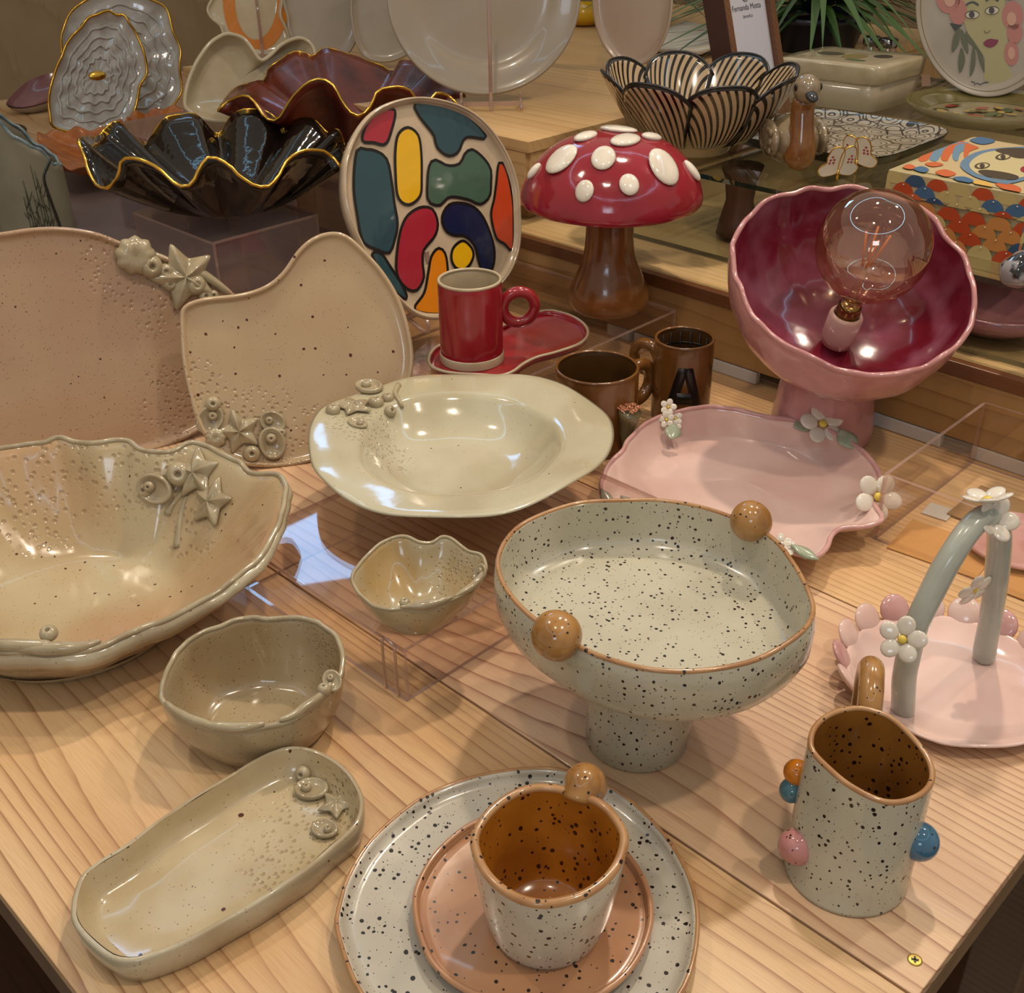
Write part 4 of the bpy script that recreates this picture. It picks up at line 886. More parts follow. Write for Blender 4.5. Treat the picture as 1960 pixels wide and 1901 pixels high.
def easel(name, label, p, yaw, h, w_=.05, mat=None, depth=.06):
    """clear plastic plate easel: two curved feet, a back post and a cross bar"""
    p = V(p); t = T(name, label, 'plate stand', tuple(p)); a = math.atan2(-p.y, -p.x) + math.radians(yaw)
    f = V((math.cos(a), math.sin(a), 0)); s_ = V((-f.y, f.x, 0)); up = V((0, 0, 1)); m_ = mat or m_acre
    for k in (-1, 1):
        q = p + s_*k*w_/2
        mk('foot', tube(spl([q + f*.030 + up*.022, q + f*.034 + up*.008, q + f*.020 + up*.003, q - f*.01 + up*.012, q - f*.03 + up*.004], 16, False), .0028, 8), m_, t)
    mk('back_post', obox(p - f*.022 + up*h/2, s_, f, up, .007, .004, h), m_, t, smooth=False, bev=.001)
    mk('cross_bar', obox(p - f*.018 + up*.012, s_, f, up, w_, .004, .008), m_, t, smooth=False)
    return t
q = P(842, 612, RZ); easel('plate_easel', 'clear plastic easel holding the plate of coloured blobs', (q.x, q.y, RZ), 40, .10, .10)

# ================================================================== BACK ROW: ruffled bowls
def oncyl(px, py, c, R, near):
    d = ray(px, py); a = d.x*d.x + d.y*d.y; bx, by = CAM.x-c.x, CAM.y-c.y
    bq = 2*(d.x*bx + d.y*by); cq = bx*bx + by*by - R*R; D = bq*bq - 4*a*cq
    t_ = (-bq + (-1 if near else 1)*math.sqrt(D))/(2*a) if D > 0 else -bq/(2*a)
    return CAM + d*t_
def ruffled(name, label, front, back, c, R, k, zm, base, br, z0, mat, gold=True, n=150, thick=.004, rr_=.0024, pw=(1, .8, .55, .3, .12)):
    pts = []
    for lst, near in ((front, True), (back, False)):
        for x, y in lst:
            r = R
            for _ in range(4):
                p = oncyl(x, y, c, r, near); r = R - k*(p.z - zm)
            pts.append(p)
    rim = spl(pts, n); t = T(name, label, 'bowl', (base.x, base.y, z0)); rings = []
    cb = V((base.x, base.y, z0 + thick*.6))
    for s_ in (1, .92, .8, .64, .46, .28, .12, 0):
        ring = []
        for p in rim:
            d = V((p.x-cb.x, p.y-cb.y, 0)); b0 = cb + d.normalized()*br; q = b0.lerp(V((p.x, p.y, 0)), s_)
            zmid = zm*s_**1.45 + cb.z*(1-s_**1.45); q.z = zmid + (p.z-zm)*s_**1.6; ring.append(q)
        rings.append(ring)
    vf = loft(rings, False, True)
    mk('bowl_body', vf, mat, t, thick=thick, off=0)
    if gold: mk('gold_rim', lump(tube(rim, rr_, 8, True), .0012, 60), m_gold, t)
    return t
cb_ = V((.888, 1.481, 0)); base = V((.873, 1.446, 0))
ruffled('ruffled_bowl', 'glossy black ruffled bowl with a wavy gold rim on the hazed acrylic cube',
  [(152, 266), (161, 300), (172, 334), (189, 358), (211, 357), (227, 334), (233, 307), (250, 303), (279, 309), (304, 323), (329, 346), (350, 357), (368, 350), (382, 321), (395, 304), (414, 303), (436, 314), (461, 339), (489, 355), (514, 356), (532, 339), (550, 307), (579, 289), (614, 288), (636, 300), (655, 322)],
  [(661, 286), (646, 247), (629, 257), (600, 229), (568, 229), (546, 250), (532, 232), (507, 213), (464, 211), (439, 229), (425, 254), (407, 254), (375, 220), (339, 221), (314, 229), (293, 257), (275, 275), (229, 236), (214, 236), (186, 262)],
  cb_, .202, .35, .335, base, .042, .226, m_black)
base = P(662, 258, .236); base.z = 0
cb_ = V((base.x+.015, base.y+.02, 0))
s_ = None
ruffled('ruffled_bowl', 'tall russet ruffled bowl with a wavy gold rim behind the black bowl',
  [(418, 211), (437, 194), (466, 183), (486, 194), (508, 226), (532, 228), (558, 189), (583, 162), (612, 151), (636, 162), (655, 194), (670, 215), (689, 222), (709, 204), (723, 175), (752, 167), (781, 170), (796, 189), (818, 196), (835, 178), (859, 184), (883, 208)],
  [(893, 212), (888, 180), (868, 158), (848, 132), (830, 122), (824, 138), (806, 124), (786, 116), (766, 118), (752, 138), (730, 126), (709, 119), (680, 108), (651, 99), (621, 92), (600, 108), (588, 104), (563, 99), (535, 116), (515, 131), (508, 154), (490, 156), (447, 172)],
  cb_, .235, .3, .36, base, .05, .2355, m_russet)
# long orange frilled dish
c = P(262, 283, .03)
fr_ = [(71, 258), (76, 280), (92, 300), (112, 318), (150, 322), (200, 312), (260, 290), (320, 268), (380, 250), (415, 238), (430, 222), (416, 207), (380, 204), (321, 204), (285, 210), (250, 220), (229, 234), (180, 244), (130, 248), (95, 250)]
rim = spl([P(x, y, .085) for x, y in fr_], 160)
for i, p in enumerate(rim): p.z += .006*math.sin(i*1.15) + .004*math.sin(i*.6)
t = T('frilled_dish', 'long burnt-orange frilled dish behind the black bowl', 'dish', (c.x, c.y, .016))
cen_ = sum(rim, V())/160
vf = lump(loft([[V((cen_.x+(p.x-cen_.x)*k, cen_.y+(p.y-cen_.y)*k, .020+(p.z-.020)*h)) for p in rim] for k, h in ((1, 1), (.9, .75), (.78, .5), (.6, .25), (.4, .05), (.2, 0))], False, True), .004, 20)
mk('dish_body', vf, m_orange, t, thick=.005, off=0, sub=1)

# ================================================================== BACK ROW: standing plates
SP = ((1, .014), (.98, .010), (.93, .003), (.8, 0), (.5, -.001), (.2, -.001))
def scallop(name, label, o, outl, cen, yaw, tilt):
    t, vf, b, pl_, rim, ce = leanplate(name, label, 'plate', tuple(o), yaw, tilt, outl, cen, SP, m_pearl, thick=.005, rimmat=m_gold, rimr=.0034, wavy=(.002, 11))
    for k in (.78, .62, .46, .30):
        q = [ce + (p-ce)*(k + .02*math.sin(i*.8+k*9)) + pl_.n*.004 for i, p in enumerate(rim)]
        mk('raised_ring', lump(tube(q, .0036, 6, True), .004, 40), m_pearl, t)
    return t, pl_, ce
o = P(215, 262, .012)
t, pl_, ce = scallop('shell_plate', 'large pearly grey plate with a gold scalloped edge, behind the smaller one', tuple(P(250, 224, .022)),
  [(118, 86), (123, 54), (136, 25), (161, 5), (195, -12), (240, -18), (286, 0), (318, 18), (330, 60), (345, 96), (343, 130), (348, 171), (336, 196), (312, 222), (270, 236), (215, 236), (160, 215), (128, 170)], (235, 110), 0, 15)
t, pl_, ce = scallop('shell_plate', 'pearly grey oyster-ringed plate with a gold wavy edge standing at the upper left', tuple(P(180, 262, .022)),
  [(107, 246), (95, 221), (94, 179), (107, 132), (118, 108), (125, 89), (138, 70), (154, 54), (168, 36), (186, 29), (207, 22), (222, 30), (236, 30), (246, 46), (257, 61), (271, 93), (278, 118), (279, 143), (266, 165), (264, 179), (255, 214), (232, 243), (180, 258)], (186, 145), 6, 14)
mk('gold_center', ball(ce + pl_.n*.002, (.022, .012, .004), ax=(pl_.u, pl_.v, pl_.n)), m_gold, t)
easel('plate_easel', 'clear plastic easel holding the front oyster-ringed plate', V((P(180, 262, 0).x, P(180, 262, 0).y, .003)), 6, .24, .12)
acrylic('acrylic_cube', 'hazed acrylic block under the cream two-lobed dish', 1.05, 1.292, 1.90, 2.16, .203, z0=.013, mat=m_haze)
o = P(428, 234, .222)
t, vf, b, pl_, rim, ce = leanplate('lobed_dish', 'cream pearly two-lobed dish standing between the gold-edged plates and the russet bowl', 'dish', tuple(o), 8, 18,
  [(354, 211), (352, 190), (357, 165), (364, 145), (375, 122), (396, 92), (414, 78), (432, 71), (457, 77), (470, 88), (481, 103), (495, 121), (512, 112), (536, 90), (568, 79), (588, 89), (597, 108), (600, 145), (585, 190), (540, 222), (480, 236), (420, 236), (378, 228)], (450, 160), ((1, .03), (.97, .022), (.88, .006), (.7, 0), (.4, -.002), (.2, -.002)), m_cpearl, thick=.006, n=120, rimmat=m_cpearl, rimr=.004)
# plates standing on the platform
def standing(name, label, px, py, yaw, tilt, outl, cen, prof, mat, **k):
    o = P(px, py, H2+.010); return leanplate(name, label, 'plate', tuple(o), yaw, tilt, outl, cen, prof, mat, **k)
FP = ((1, .010), (.98, .007), (.93, .001), (.8, 0), (.5, 0), (.2, 0))
def ell(cx, cy, rx, ry, n=20, rot=0): return [(cx + rx*math.cos(a)*math.cos(rot) - ry*math.sin(a)*math.sin(rot), cy + rx*math.cos(a)*math.sin(rot) + ry*math.sin(a)*math.cos(rot)) for a in [2*math.pi*i/n for i in range(n)]]
t, vf, b, pl_, rim, ce = standing('wavy_plate', 'cream wavy-edged plate with an orange ring painted on it, standing at the top', 495, 108, 0, 12,
  [(396, 18), (404, 36), (421, 50), (428, 68), (445, 88), (480, 104), (530, 104), (556, 84), (548, 54), (538, 29), (545, -10), (560, -50), (540, -95), (490, -115), (440, -100), (415, -65), (418, -30), (407, -4)], (485, 0), FP, m_cpearl)
q = [pl_.pt(x, y, .004) for x, y in ell(490, 0, 52, 88, 40)]; ribbon(t, pl_, q, .026, C_['org'], name='painted_ring')
easel('plate_easel', 'clear plastic easel in front of the orange-ringed wavy plate', V((P(505, 122, H2).x, P(505, 122, H2).y, H2)), 0, .17, .07)
standing('greige_plate', 'greige plain plate standing left of the second greige plate at the top', 618, 118, 0, 12, [(543, 0), (550, 32), (554, 62), (572, 96), (610, 116), (650, 116), (676, 90), (690, 50), (692, 0), (680, -60), (640, -95), (590, -90), (553, -50)], (618, 10), FP, m_grey)
standing('greige_plate', 'darker greige plain plate standing between the plain plate and the largest plate', 738, 122, 0, 12, [(672, 0), (676, 60), (690, 100), (712, 117), (750, 118), (785, 100), (805, 60), (812, 0), (800, -60), (740, -90), (690, -60)], (742, 10), FP, m_grey)
t, vf, b, pl_, rim, ce = standing('large_plate', 'largest greige plate with a broad rim standing on the pine platform', 935, 184, 4, 12, ell(925, -12, 184, 194, 28), (925, -12), ((1, .016), (.985, .013), (.93, .009), (.76, .004), (.72, .0), (.68, -.005), (.3, -.005)), m_greige, n=96)
p_ = P(940, 208, H2); easel('plate_easel', 'clear plastic easel with a tall post in front of the largest greige plate', V((p_.x, p_.y, H2)), 180, .22, .11)
t, vf, b, pl_, rim, ce = standing('oval_plate', 'pale pinkish oval plate standing above the striped bowl', 1205, 128, -10, 12, ell(1212, -2, 76, 130, 24), (1212, -2), FP, glaze('pinkish_cream_glaze', '#b39c88', '#a8917d', 6, (), rough=.25))
q = P(1215, 132, H2); easel('plate_easel', 'clear plastic easel behind the striped bowl holding the pinkish oval plate', V((q.x, q.y, H2)), -10, .16, .08)
q = P(1117, 48, H2); vf = lathe([(.001, .003), (.04, .004), (.058, .02), (.062, .05), (.058, .05), (.052, .02), (.001, .009)], q, 36)
tag(mk('yellow_bowl', vf, C_['yel']), 'small yellow and orange bowl peeping out right of the largest greige plate', 'bowl')

# mauve dish and dark bowl at the far left
q = P(70, 200, .012)
pl_ = Plane((q.x, q.y, .062), -10, 68)
rim = spl([pl_.pt(x, y) for x, y in ((13, 197), (30, 175), (55, 155), (90, 141), (130, 138), (150, 146), (140, 165), (110, 185), (70, 200), (35, 205))], 60)
cen_ = sum(rim, V())/60
rings = [[cen_ + (p-cen_)*k - V((0, 0, h)) for p in rim] for k, h in ((1, 0), (.93, .012), (.75, .028), (.45, .038), (.2, .040))]
t = T('oval_dish', 'mauve oval dish with a grey outside at the far left edge', 'dish', (cen_.x, cen_.y, min(v.z for r in rings for v in r)-.003))
mk('dish_inside', loft(rings, False, True), m_mauve, t)
mk('dish_outside', loft([[cen_ + (p-cen_)*(k*1.03) - V((0, 0, h+.003)) for p in rim] for k, h in ((1, 0), (.93, .012), (.75, .028), (.45, .038), (.2, .040))], False, True), m_grey, t)
q = P(-18, 312, .004)
vf = lathe([(.001, .002), (.05, .002), (.085, .03), (.098, .07), (.094, .07), (.08, .032), (.001, .008)], q, 44)
t = mk('red_clay_bowl', vf, glaze('dark_red_clay', '#5c2f27', '#4d251f', 10, ())); tag(t, 'dark red bowl cut off by the left edge behind the grassy vase', 'bowl')
mk('black_rim', tube([q + V((math.cos(a)*.096, math.sin(a)*.096, .072)) for a in [2*math.pi*k/40 for k in range(40)]], .006, 8, True), m_ink, t)

# grassy slab vase
q = P(82, 476, 0); vc = V((q.x, q.y, 0))
t = T('slab_vase', 'tall grey-cream slab vase with dark grass drawings and a torn slanted rim, at the left', 'vase', tuple(vc))
vh = (-vc).normalized(); vs_ = V((-vh.y, vh.x, 0))   # vs_ points to picture right
if (vs_).dot(P(200, 470, 0)-vc) < 0: vs_ = -vs_
rings = []
def vtop(a):
    x = math.cos(a); return .268 - .072*(x+.6) + .004*math.sin(7*a) + .003*math.sin(13*a+1)
A_ = [2*math.pi*k/64 for k in range(64)]
for h in (0, .06, .2, .4, .6, .8, .93, 1):
    rings.append([vc + vs_*math.cos(a)*.068*(1+.02*math.sin(3*a+h*4)) + vh*math.sin(a)*.048 + V((0, 0, vtop(a)*h + .002)) for a in A_])
mk('vase_body', lump(loft(rings, True, False), .003, 12), m_vase, t, thick=.004, off=0)
mk('torn_rim', lump(tube([p + V((0, 0, .001)) for p in rings[-1]], .0035, 7, True), .002, 60), glaze('blue_grey_rim', '#8fa0a3', '#6c7f86', 60, ()), t)
def vpt(u_, z): 
    x = u_/.068; x = max(-.98, min(.98, x)); return vc + vs_*u_ + vh*(.048*math.sqrt(1-x*x)+.0035) + V((0, 0, z))
mk('slab_seam', tube(spl([vpt(.050, .178), vpt(.040, .165), vpt(.030, .145), vpt(.034, .10), vpt(.040, .05), vpt(.041, .0)], 30, False), .0028, 6), glaze('dark_seam', '#2d2c27', '#2d2c27', 9, ()), t)
mg = plain('dark_green_drawn_line', '#3f4633', .5)
random.seed(3)
for k in range(9):
    u0 = -.012 + .005*k; h_ = random.uniform(.09, .165); sw = random.uniform(-.006, .004)
    mk('drawn_grass', tube([vpt(u0 + sw*(i/8)**2, .01 + h_*i/8) for i in range(9)], .0007, 4), mg, t)
    for j in range(4):
        z_ = .03 + h_*j/5; mk('drawn_blade', tube([vpt(u0, z_), vpt(u0 + .006*(1 if j % 2 else -1), z_+.014)], .0007, 4), mg, t)
hx = vc - vs_*.072 + V((0, 0, .262))
mk('loop_handle', lump(tube([hx + vs_*(-.012+.030*math.cos(a)) + V((0, 0, .010*math.sin(a))) for a in [2*math.pi*k/24 for k in range(24)]], .0042, 8, True), .002, 50), glaze('pewter_handle', '#8d8b84', '#6f6e69', 50, (), rough=.12), t)

# ================================================================== GLASS SHELF GOODS
GZ = .25
# petal bowl
bc_ = V((1.53, 1.095, GZ)); ZP = .365
t = T('petal_bowl', 'black and cream striped petal bowl on the glass rack above the mushroom', 'bowl', tuple(bc_))
stripe = M('striped_petal_glaze'); uvn = stripe.n('UVMap'); sx = stripe.n('SeparateXYZ', {0: uvn.outputs[0]})
uu = stripe.math('SUBTRACT', sx.outputs[0], .5)
cv = stripe.math('ADD', stripe.math('MULTIPLY', uu, 10.5), stripe.math('MULTIPLY', stripe.math('POWER', sx.outputs[1], 2.0), 2.6))
st_ = stripe.math('LESS_THAN', stripe.math('FRACT', cv), .42)
ed = stripe.math('MAXIMUM', stripe.math('GREATER_THAN', stripe.math('ABSOLUTE', uu), .455), stripe.math('GREATER_THAN', sx.outputs[1], .955))
stripe.bsdf(stripe.mix(stripe.math('MAXIMUM', st_, ed), lin('#b59c7a'), lin('#15110f')), .14, .4)
base_m = glaze('cream_foot_glaze', '#b8a27a', '#ad966e', 14, ())
NP = 8
for k in range(NP):
    a0 = 2*math.pi*k/NP + .12; wa = 2*math.pi/NP*1.16; rows = []; vv = []; ff = []; uvs = []; NU, NV = 17, 12
    for j in range(NV):
        v_ = j/(NV-1)
        for i in range(NU):
            u_ = i/(NU-1); e = 1 - abs(2*u_-1)**2.6; vt = v_*(.70 + .30*e)
            zz_ = GZ + .016 + (ZP+.012-GZ-.016)*vt
            r_ = .056 + .098*vt**.52 + .005*math.sin(math.pi*u_) - (.003 if k % 2 else 0)
            aa = a0 + wa*(u_-.5)*(.55+.45*v_**.5); vv.append(V((bc_.x + r_*math.cos(aa), bc_.y + r_*math.sin(aa), zz_))); uvs.append((u_, v_))
    for j in range(NV-1):
        for i in range(NU-1): a = j*NU+i; ff.append((a, a+1, a+1+NU, a+NU))
    o_ = mk('petal', (vv, ff), stripe.m, t)
    ul = o_.data.uv_layers.new(name='UVMap')
    for lp_ in o_.data.loops: ul.data[lp_.index].uv = uvs[lp_.vertex_index]
    s_ = o_.modifiers.new('thickness', 'SOLIDIFY'); s_.thickness = .004; s_.offset = 0
    mk('petal_outline', tube([vv[(NV-1)*NU+i] for i in range(NU)], .0024, 7), m_ink, t)
mk('foot', lathe([(.05, .0), (.056, .004), (.060, .016), (.085, .034), (.100, .05), (.082, .040), (.05, .022)], bc_, 48, cap0=True, cap1=True), base_m, t)

# duck
dc = P(1516, 322, GZ); dc = V((dc.x, dc.y, GZ))
fw = (P(1560, 345, GZ) - P(1490, 325, GZ)); fw.z = 0; fw.normalize(); vwd = (-V((dc.x, dc.y, 0))).normalized()
fw = (fw*.55 + vwd*.85).normalized(); sd = V((-fw.y, fw.x, 0)); UPZ = V((0, 0, 1))
t = T('duck_figurine', 'brown glazed ceramic duck with a long neck standing on the glass rack', 'figurine', tuple(dc))
mdk = glaze('duck_grey_glaze', '#8a7a62', '#6d5c44', 40, (), rough=.1, coat=.8, bumpa=2.0); mch = glaze('duck_brown_glaze', '#7c5227', '#6b3f1b', 25, (), rough=.12, c3='#a07a48'); 
mk('body', lump(ball(dc - fw*.012 + UPZ*.040, (.056, .039, .037), ax=(fw, sd, UPZ), k=28, m=16), .0015, 60), mdk, t, sub=1)
nk = [dc + fw*.020 + UPZ*.008, dc + fw*.028 + UPZ*.035, dc + fw*.024 + UPZ*.065, dc + fw*.018 + UPZ*.09, dc + fw*.020 + UPZ*.108]
mk('neck', tube(spl(nk, 16, False), [.014, .020, .024, .025, .024, .0225, .021, .020, .019, .0185, .018, .018, .0175, .0175, .0175, .017], 16), mch, t, sub=1)
hc_ = dc + fw*.026 + UPZ*.122
mk('head', ball(hc_, (.0235, .0195, .021), ax=(fw, sd, UPZ), k=24, m=14), mdk, t)
mk('beak', ball(hc_ + fw*.026 - UPZ*.006, (.014, .009, .0055), ax=((fw - UPZ*.4).normalized(), sd, (UPZ + fw*.4).normalized())), plain('dark_beak', '#2c2c2c', .1), t)
for k in (-1, 1): mk('eye', ball(hc_ + fw*.006 + sd*.0183*k + UPZ*.003, (.004, .0025, .0055), ax=(fw, sd, UPZ)), m_ink, t)
mk('tail', ball(dc - fw*.070 + UPZ*.052, (.022, .014, .008), ax=((fw - UPZ*.5).normalized(), sd, (UPZ + fw*.5).normalized())), mdk, t)
for k in (-1, 1):
    wg = mk('wing', ball(dc - fw*.014 + sd*.037*k + UPZ*.044, (.046, .010, .027), ax=(fw, sd, UPZ), k=20, m=12), mdk, t)
    for i in range(3):
        for j in range(4): mk('feather', ball(dc + fw*(.014-.016*j) + sd*(.0445-.001*j)*k + UPZ*(.058-.013*i), (.010, .003, .006), ax=(fw, sd, UPZ), k=8, m=5), mdk, wg)

# framed sign, leaning back, facing the near edge
x0, x1, yb = 1.700, 1.850, 1.120; th = math.radians(17); fu = V((1, 0, 0)); fv = V((0, math.sin(th), math.cos(th))); fn = V((0, -math.cos(th), math.sin(th)))
t = T('framed_sign', 'dark wooden frame holding a white printed sheet behind the striped bowl', 'sign', ((x0+x1)/2, yb, GZ))
mfr = wood('frame_wood', '#7d5436', '#6c452a', '#4a2a18', freq=80, warp=3, knots=False, along='Y'); mfd = plain('dark_frame_side', '#3f231a', .5)
fo = V(((x0+x1)/2, yb + .012, GZ + .004)); W_, H_, D_ = x1-x0, .26, .03
def fbx(nm, cu, cv_, su, sv, sn, off, mat): return mk(nm, obox(fo + fu*cu + fv*cv_ + fn*off, fu, fv, fn, su, sv, sn), mat, t, smooth=False, bev=.001)
fbx('left_stile', -W_/2+.008, H_/2, .016, H_, D_, 0, mfr); fbx('right_stile', W_/2-.008, H_/2, .016, H_, D_, 0, mfr)
fbx('bottom_rail', 0, .011, W_-.032, .022, D_, 0, mfr); fbx('top_rail', 0, H_-.011, W_-.032, .022, D_, 0, mfr)
fbx('side_panel', -W_/2-.0012, H_/2, .002, H_, D_+.012, -.006, mfd)
pg = fbx('paper', 0, H_/2, W_-.032, H_-.044, .002, .004, m_paper)
def text(body, cu, cv_, size, par):
    cu_ = bpy.data.curves.new('text', 'FONT'); cu_.body = body; cu_.size = size; cu_.align_x = 'CENTER'; cu_.align_y = 'CENTER'
    to = bpy.data.objects.new('text', cu_); COL.objects.link(to); bpy.context.view_layer.update()
    me = bpy.data.meshes.new_from_object(to.evaluated_get(bpy.context.evaluated_depsgraph_get())); bpy.data.objects.remove(to)
    Mx = Matrix((fu, fv, fn)).transposed(); o0 = V(par['_o'])
    vv = [fo + fu*cu + fv*cv_ + fn*.0056 + Mx @ V((v.co.x, v.co.y, 0)) for v in me.vertices]; ff = [tuple(p.vertices) for p in me.polygons]
    return mk('printed_text', (vv, ff), plain('grey_print', '#55535c', .7), par, smooth=False)
text('Fernanda Motta', 0, H_*.72, .0135, pg); text('lenvolt.a', 0, H_*.665, .0085, pg)
mk('printed_mark', tube([fo + fv*H_*.80 + fn*.0056 + fu*.011*math.cos(a) + fv*.011*math.sin(a) for a in [2*math.pi*k/30 for k in range(30)]], .0008, 4, True), plain('grey_mark', '#6b6874', .7), pg)

# lidded rectangular box
def px_z(pts, z): return [P(x, y, z) for x, y in pts]
LZ = .331
q = px_z(((1528, 107), (1581, 87), (1778, 105), (1685, 130)), LZ); q[0] = q[3] + (q[1]-q[2])
t = T('lidded_box', 'cream ceramic rectangular box with a painted lid on the glass rack', 'box', (sum(v.x for v in q)/4, sum(v.y for v in q)/4, GZ))
cen_ = sum(q, V())/4
def quadrings(q, spec, n=10):
    out = []
    for k, z in spec:
        ring = []
        for i in range(4):
            a, b_ = q[i], q[(i+1) % 4]
            for j in range(n):
                t_ = .06 + .88*j/(n-1) if True else 0; p = a.lerp(b_, t_); p = cen_ + (p-cen_)*k; ring.append(V((p.x, p.y, z)))
        out.append(ring)
    return out
mk('box_body', loft(quadrings(q, ((.90, GZ), (.92, GZ+.002), (.97, LZ-.032))), True, True), m_clay, t)
lid = mk('lid', lump(loft(quadrings(q, ((.97, LZ-.033), (1.0, LZ-.030), (1.01, LZ-.004), (.99, LZ), (.8, LZ+.001))), True, True), .0015, 15), m_cpearl, t)
u_, v_ = (q[2]-q[1]), (q[1]-q[0])
for (a, b_, ra_, rb_, h) in ((.3, .5, .25, .2, '#4c4a3a'), (.55, .45, .22, .28, '#8a7a4a'), (.75, .6, .16, .2, '#3a3730'), (.45, .75, .3, .12, '#9a8f7a'), (.65, .25, .2, .1, '#5d6a4a')):
    ring = [q[0].lerp(q[3], 0) + (q[3]-q[0])*(a + ra_*.5*math.cos(w1)) + (q[1]-q[0])*(b_ + rb_*.5*math.sin(w1)) + V((0, 0, .0016)) for w1 in [2*math.pi*k/20 for k in range(20)]]
    mk('painted_motif', (ring, [tuple(range(20))]), plain('lid_paint_'+h[1:], h, .3), lid, smooth=False, thick=.0004)

# round olive dish with a painted inside
oc = V((2.045, .845, GZ)); t = T('olive_dish', 'round olive-rimmed dish with a painted inside on the glass rack at the right', 'dish', tuple(oc))
m_ol = glaze('olive_glaze', '#7a6e40', '#6a5f36', 12, (), rough=.1, coat=.6)
mk('dish_body', lathe([(.08, .0), (.10, .002), (.128, .018), (.137, .030), (.133, .031), (.120, .020), (.095, .010), (.001, .008)], oc, 64, cap1=True), glaze('olive_outside', '#9a8c68', '#887a55', 10, ()), t)
mk('olive_rim', lathe([(.137, .0305), (.133, .0318), (.120, .0212), (.098, .0118)], oc, 64, cap0=False, cap1=False), m_ol, t)
random.seed(5)
for k in range(26):
    a = random.uniform(0, 6.28); r_ = random.uniform(.01, .078); s1 = random.uniform(.008, .02); p = oc + V((r_*math.cos(a), r_*math.sin(a), .0106 + .00012*k)); b1_ = random.uniform(0, 3)
    ring = [p + V((math.cos(b1_)*s1*math.cos(w1) - math.sin(b1_)*s1*.5*math.sin(w1), math.sin(b1_)*s1*math.cos(w1) + math.cos(b1_)*s1*.5*math.sin(w1), 0)) for w1 in [2*math.pi*j/14 for j in range(14)]]
    h = ['#a0603c', '#b5953f', '#4f5a30', '#a8382f', '#b99a58', '#6c6a38'][k % 6]
    mk('painted_motif', (ring, [tuple(range(14))]), bpy.data.materials.get('motif_'+h[1:]) or plain('motif_'+h[1:], h, .2), t, smooth=False)

# square tray with line drawing
sc_ = V((1.708, .935, GZ+.006)); t = T('patterned_tray', 'square white tray with black scale drawings and a black underside, on the glass rack', 'tray', (sc_.x, sc_.y, GZ))
pat = M('scale_drawing'); ob = pat.obj(); vo = pat.n('TexVoronoi', {'Vector': ob, 'Scale': 28, 'Randomness': .8}, feature='F1')
rg = pat.math('FRACT', pat.math('MULTIPLY', vo.outputs['Distance'], 4.5)); ln_ = pat.math('LESS_THAN', rg, .26)
v2 = pat.n('TexVoronoi', {'Vector': ob, 'Scale': 28, 'Randomness': .8}, feature='DISTANCE_TO_EDGE'); l2 = pat.math('LESS_THAN', v2.outputs['Distance'], .035)
pat.bsdf(pat.mix(pat.math('MAXIMUM', ln_, l2), lin('#a69a88'), lin('#2a2520')), .12, .5, bump=pat.noise(60), bstr=.3)
def squircle(c, h, z, k, n=72, p=5.0): return [V((c.x + h*k*math.copysign(abs(math.cos(a))**(2/p), math.cos(a)), c.y + h*k*math.copysign(abs(math.sin(a))**(2/p), math.sin(a)), z)) for a in [2*math.pi*i/n for i in range(n)]]
mk('tray_top', loft([squircle(sc_, .139, GZ+.024, 1), squircle(sc_, .139, GZ+.017, .93), squircle(sc_, .139, GZ+.013, .8), squircle(sc_, .139, GZ+.012, .3)], False, True), pat.m, t)
mk('tray_underside', loft([squircle(sc_, .139, GZ+.0235, 1.008), squircle(sc_, .139, GZ+.010, .97), squircle(sc_, .139, GZ+.001, .80)], False, True), m_black, t)
# butterflies
def butterfly(label, x, y, yaw, hh):
    p = P(x, y, hh); vd = (-V((p.x, p.y, 0))).normalized(); r0 = Matrix.Rotation(math.radians(yaw), 3, 'Z') @ vd
    t = T('butterfly_ornament', label, 'ornament', (p.x, p.y, GZ+.0))
    sdv = V((-r0.y, r0.x, 0))
    mk('butterfly_body', tube([V((p.x, p.y, GZ+.001)), p + V((0, 0, .014))], .0022, 8), m_gold, t)
    for k in (-1, 1):
        wu = (sdv*k*.75 + V((0, 0, .45)) + r0*.1).normalized(); wv = (V((0, 0, 1))*.8 - wu*.3 + r0*.3).normalized(); wn = wu.cross(wv).normalized(); wv = wn.cross(wu)
        o2 = p + V((0, 0, .010))
        out = [o2 + wu*a*.034 + wv*b_*.034 for a, b_ in ((0, 0), (.25, .55), (.6, .95), (1.0, .8), (.95, .35), (.75, .05), (.85, -.35), (.5, -.55), (.2, -.35))]
        out = spl(out, 30); wgo = mk('wing', (out, [tuple(range(30))]), m_white, t, smooth=False, thick=.0016, off=0)
        mk('gold_edge', tube(out, .0011, 6, True), m_gold, wgo)
        for (a, b_) in ((.6, .35), (.72, .25), (.52, .22), (.65, .12), (.75, .42)):
            mk('red_dot', ball(o2 + wu*a*.034 + wv*b_*.034, (.0024, .0024, .0016), ax=(wu, wv, wn), k=8, m=5), C_['red'], wgo)
butterfly('white gold-edged butterfly ornament nearest the bulb, beside the patterned tray', 1602, 342, 25, GZ+.003)
butterfly('white gold-edged butterfly ornament higher up, right of the other butterfly', 1638, 322, -20, GZ+.008)

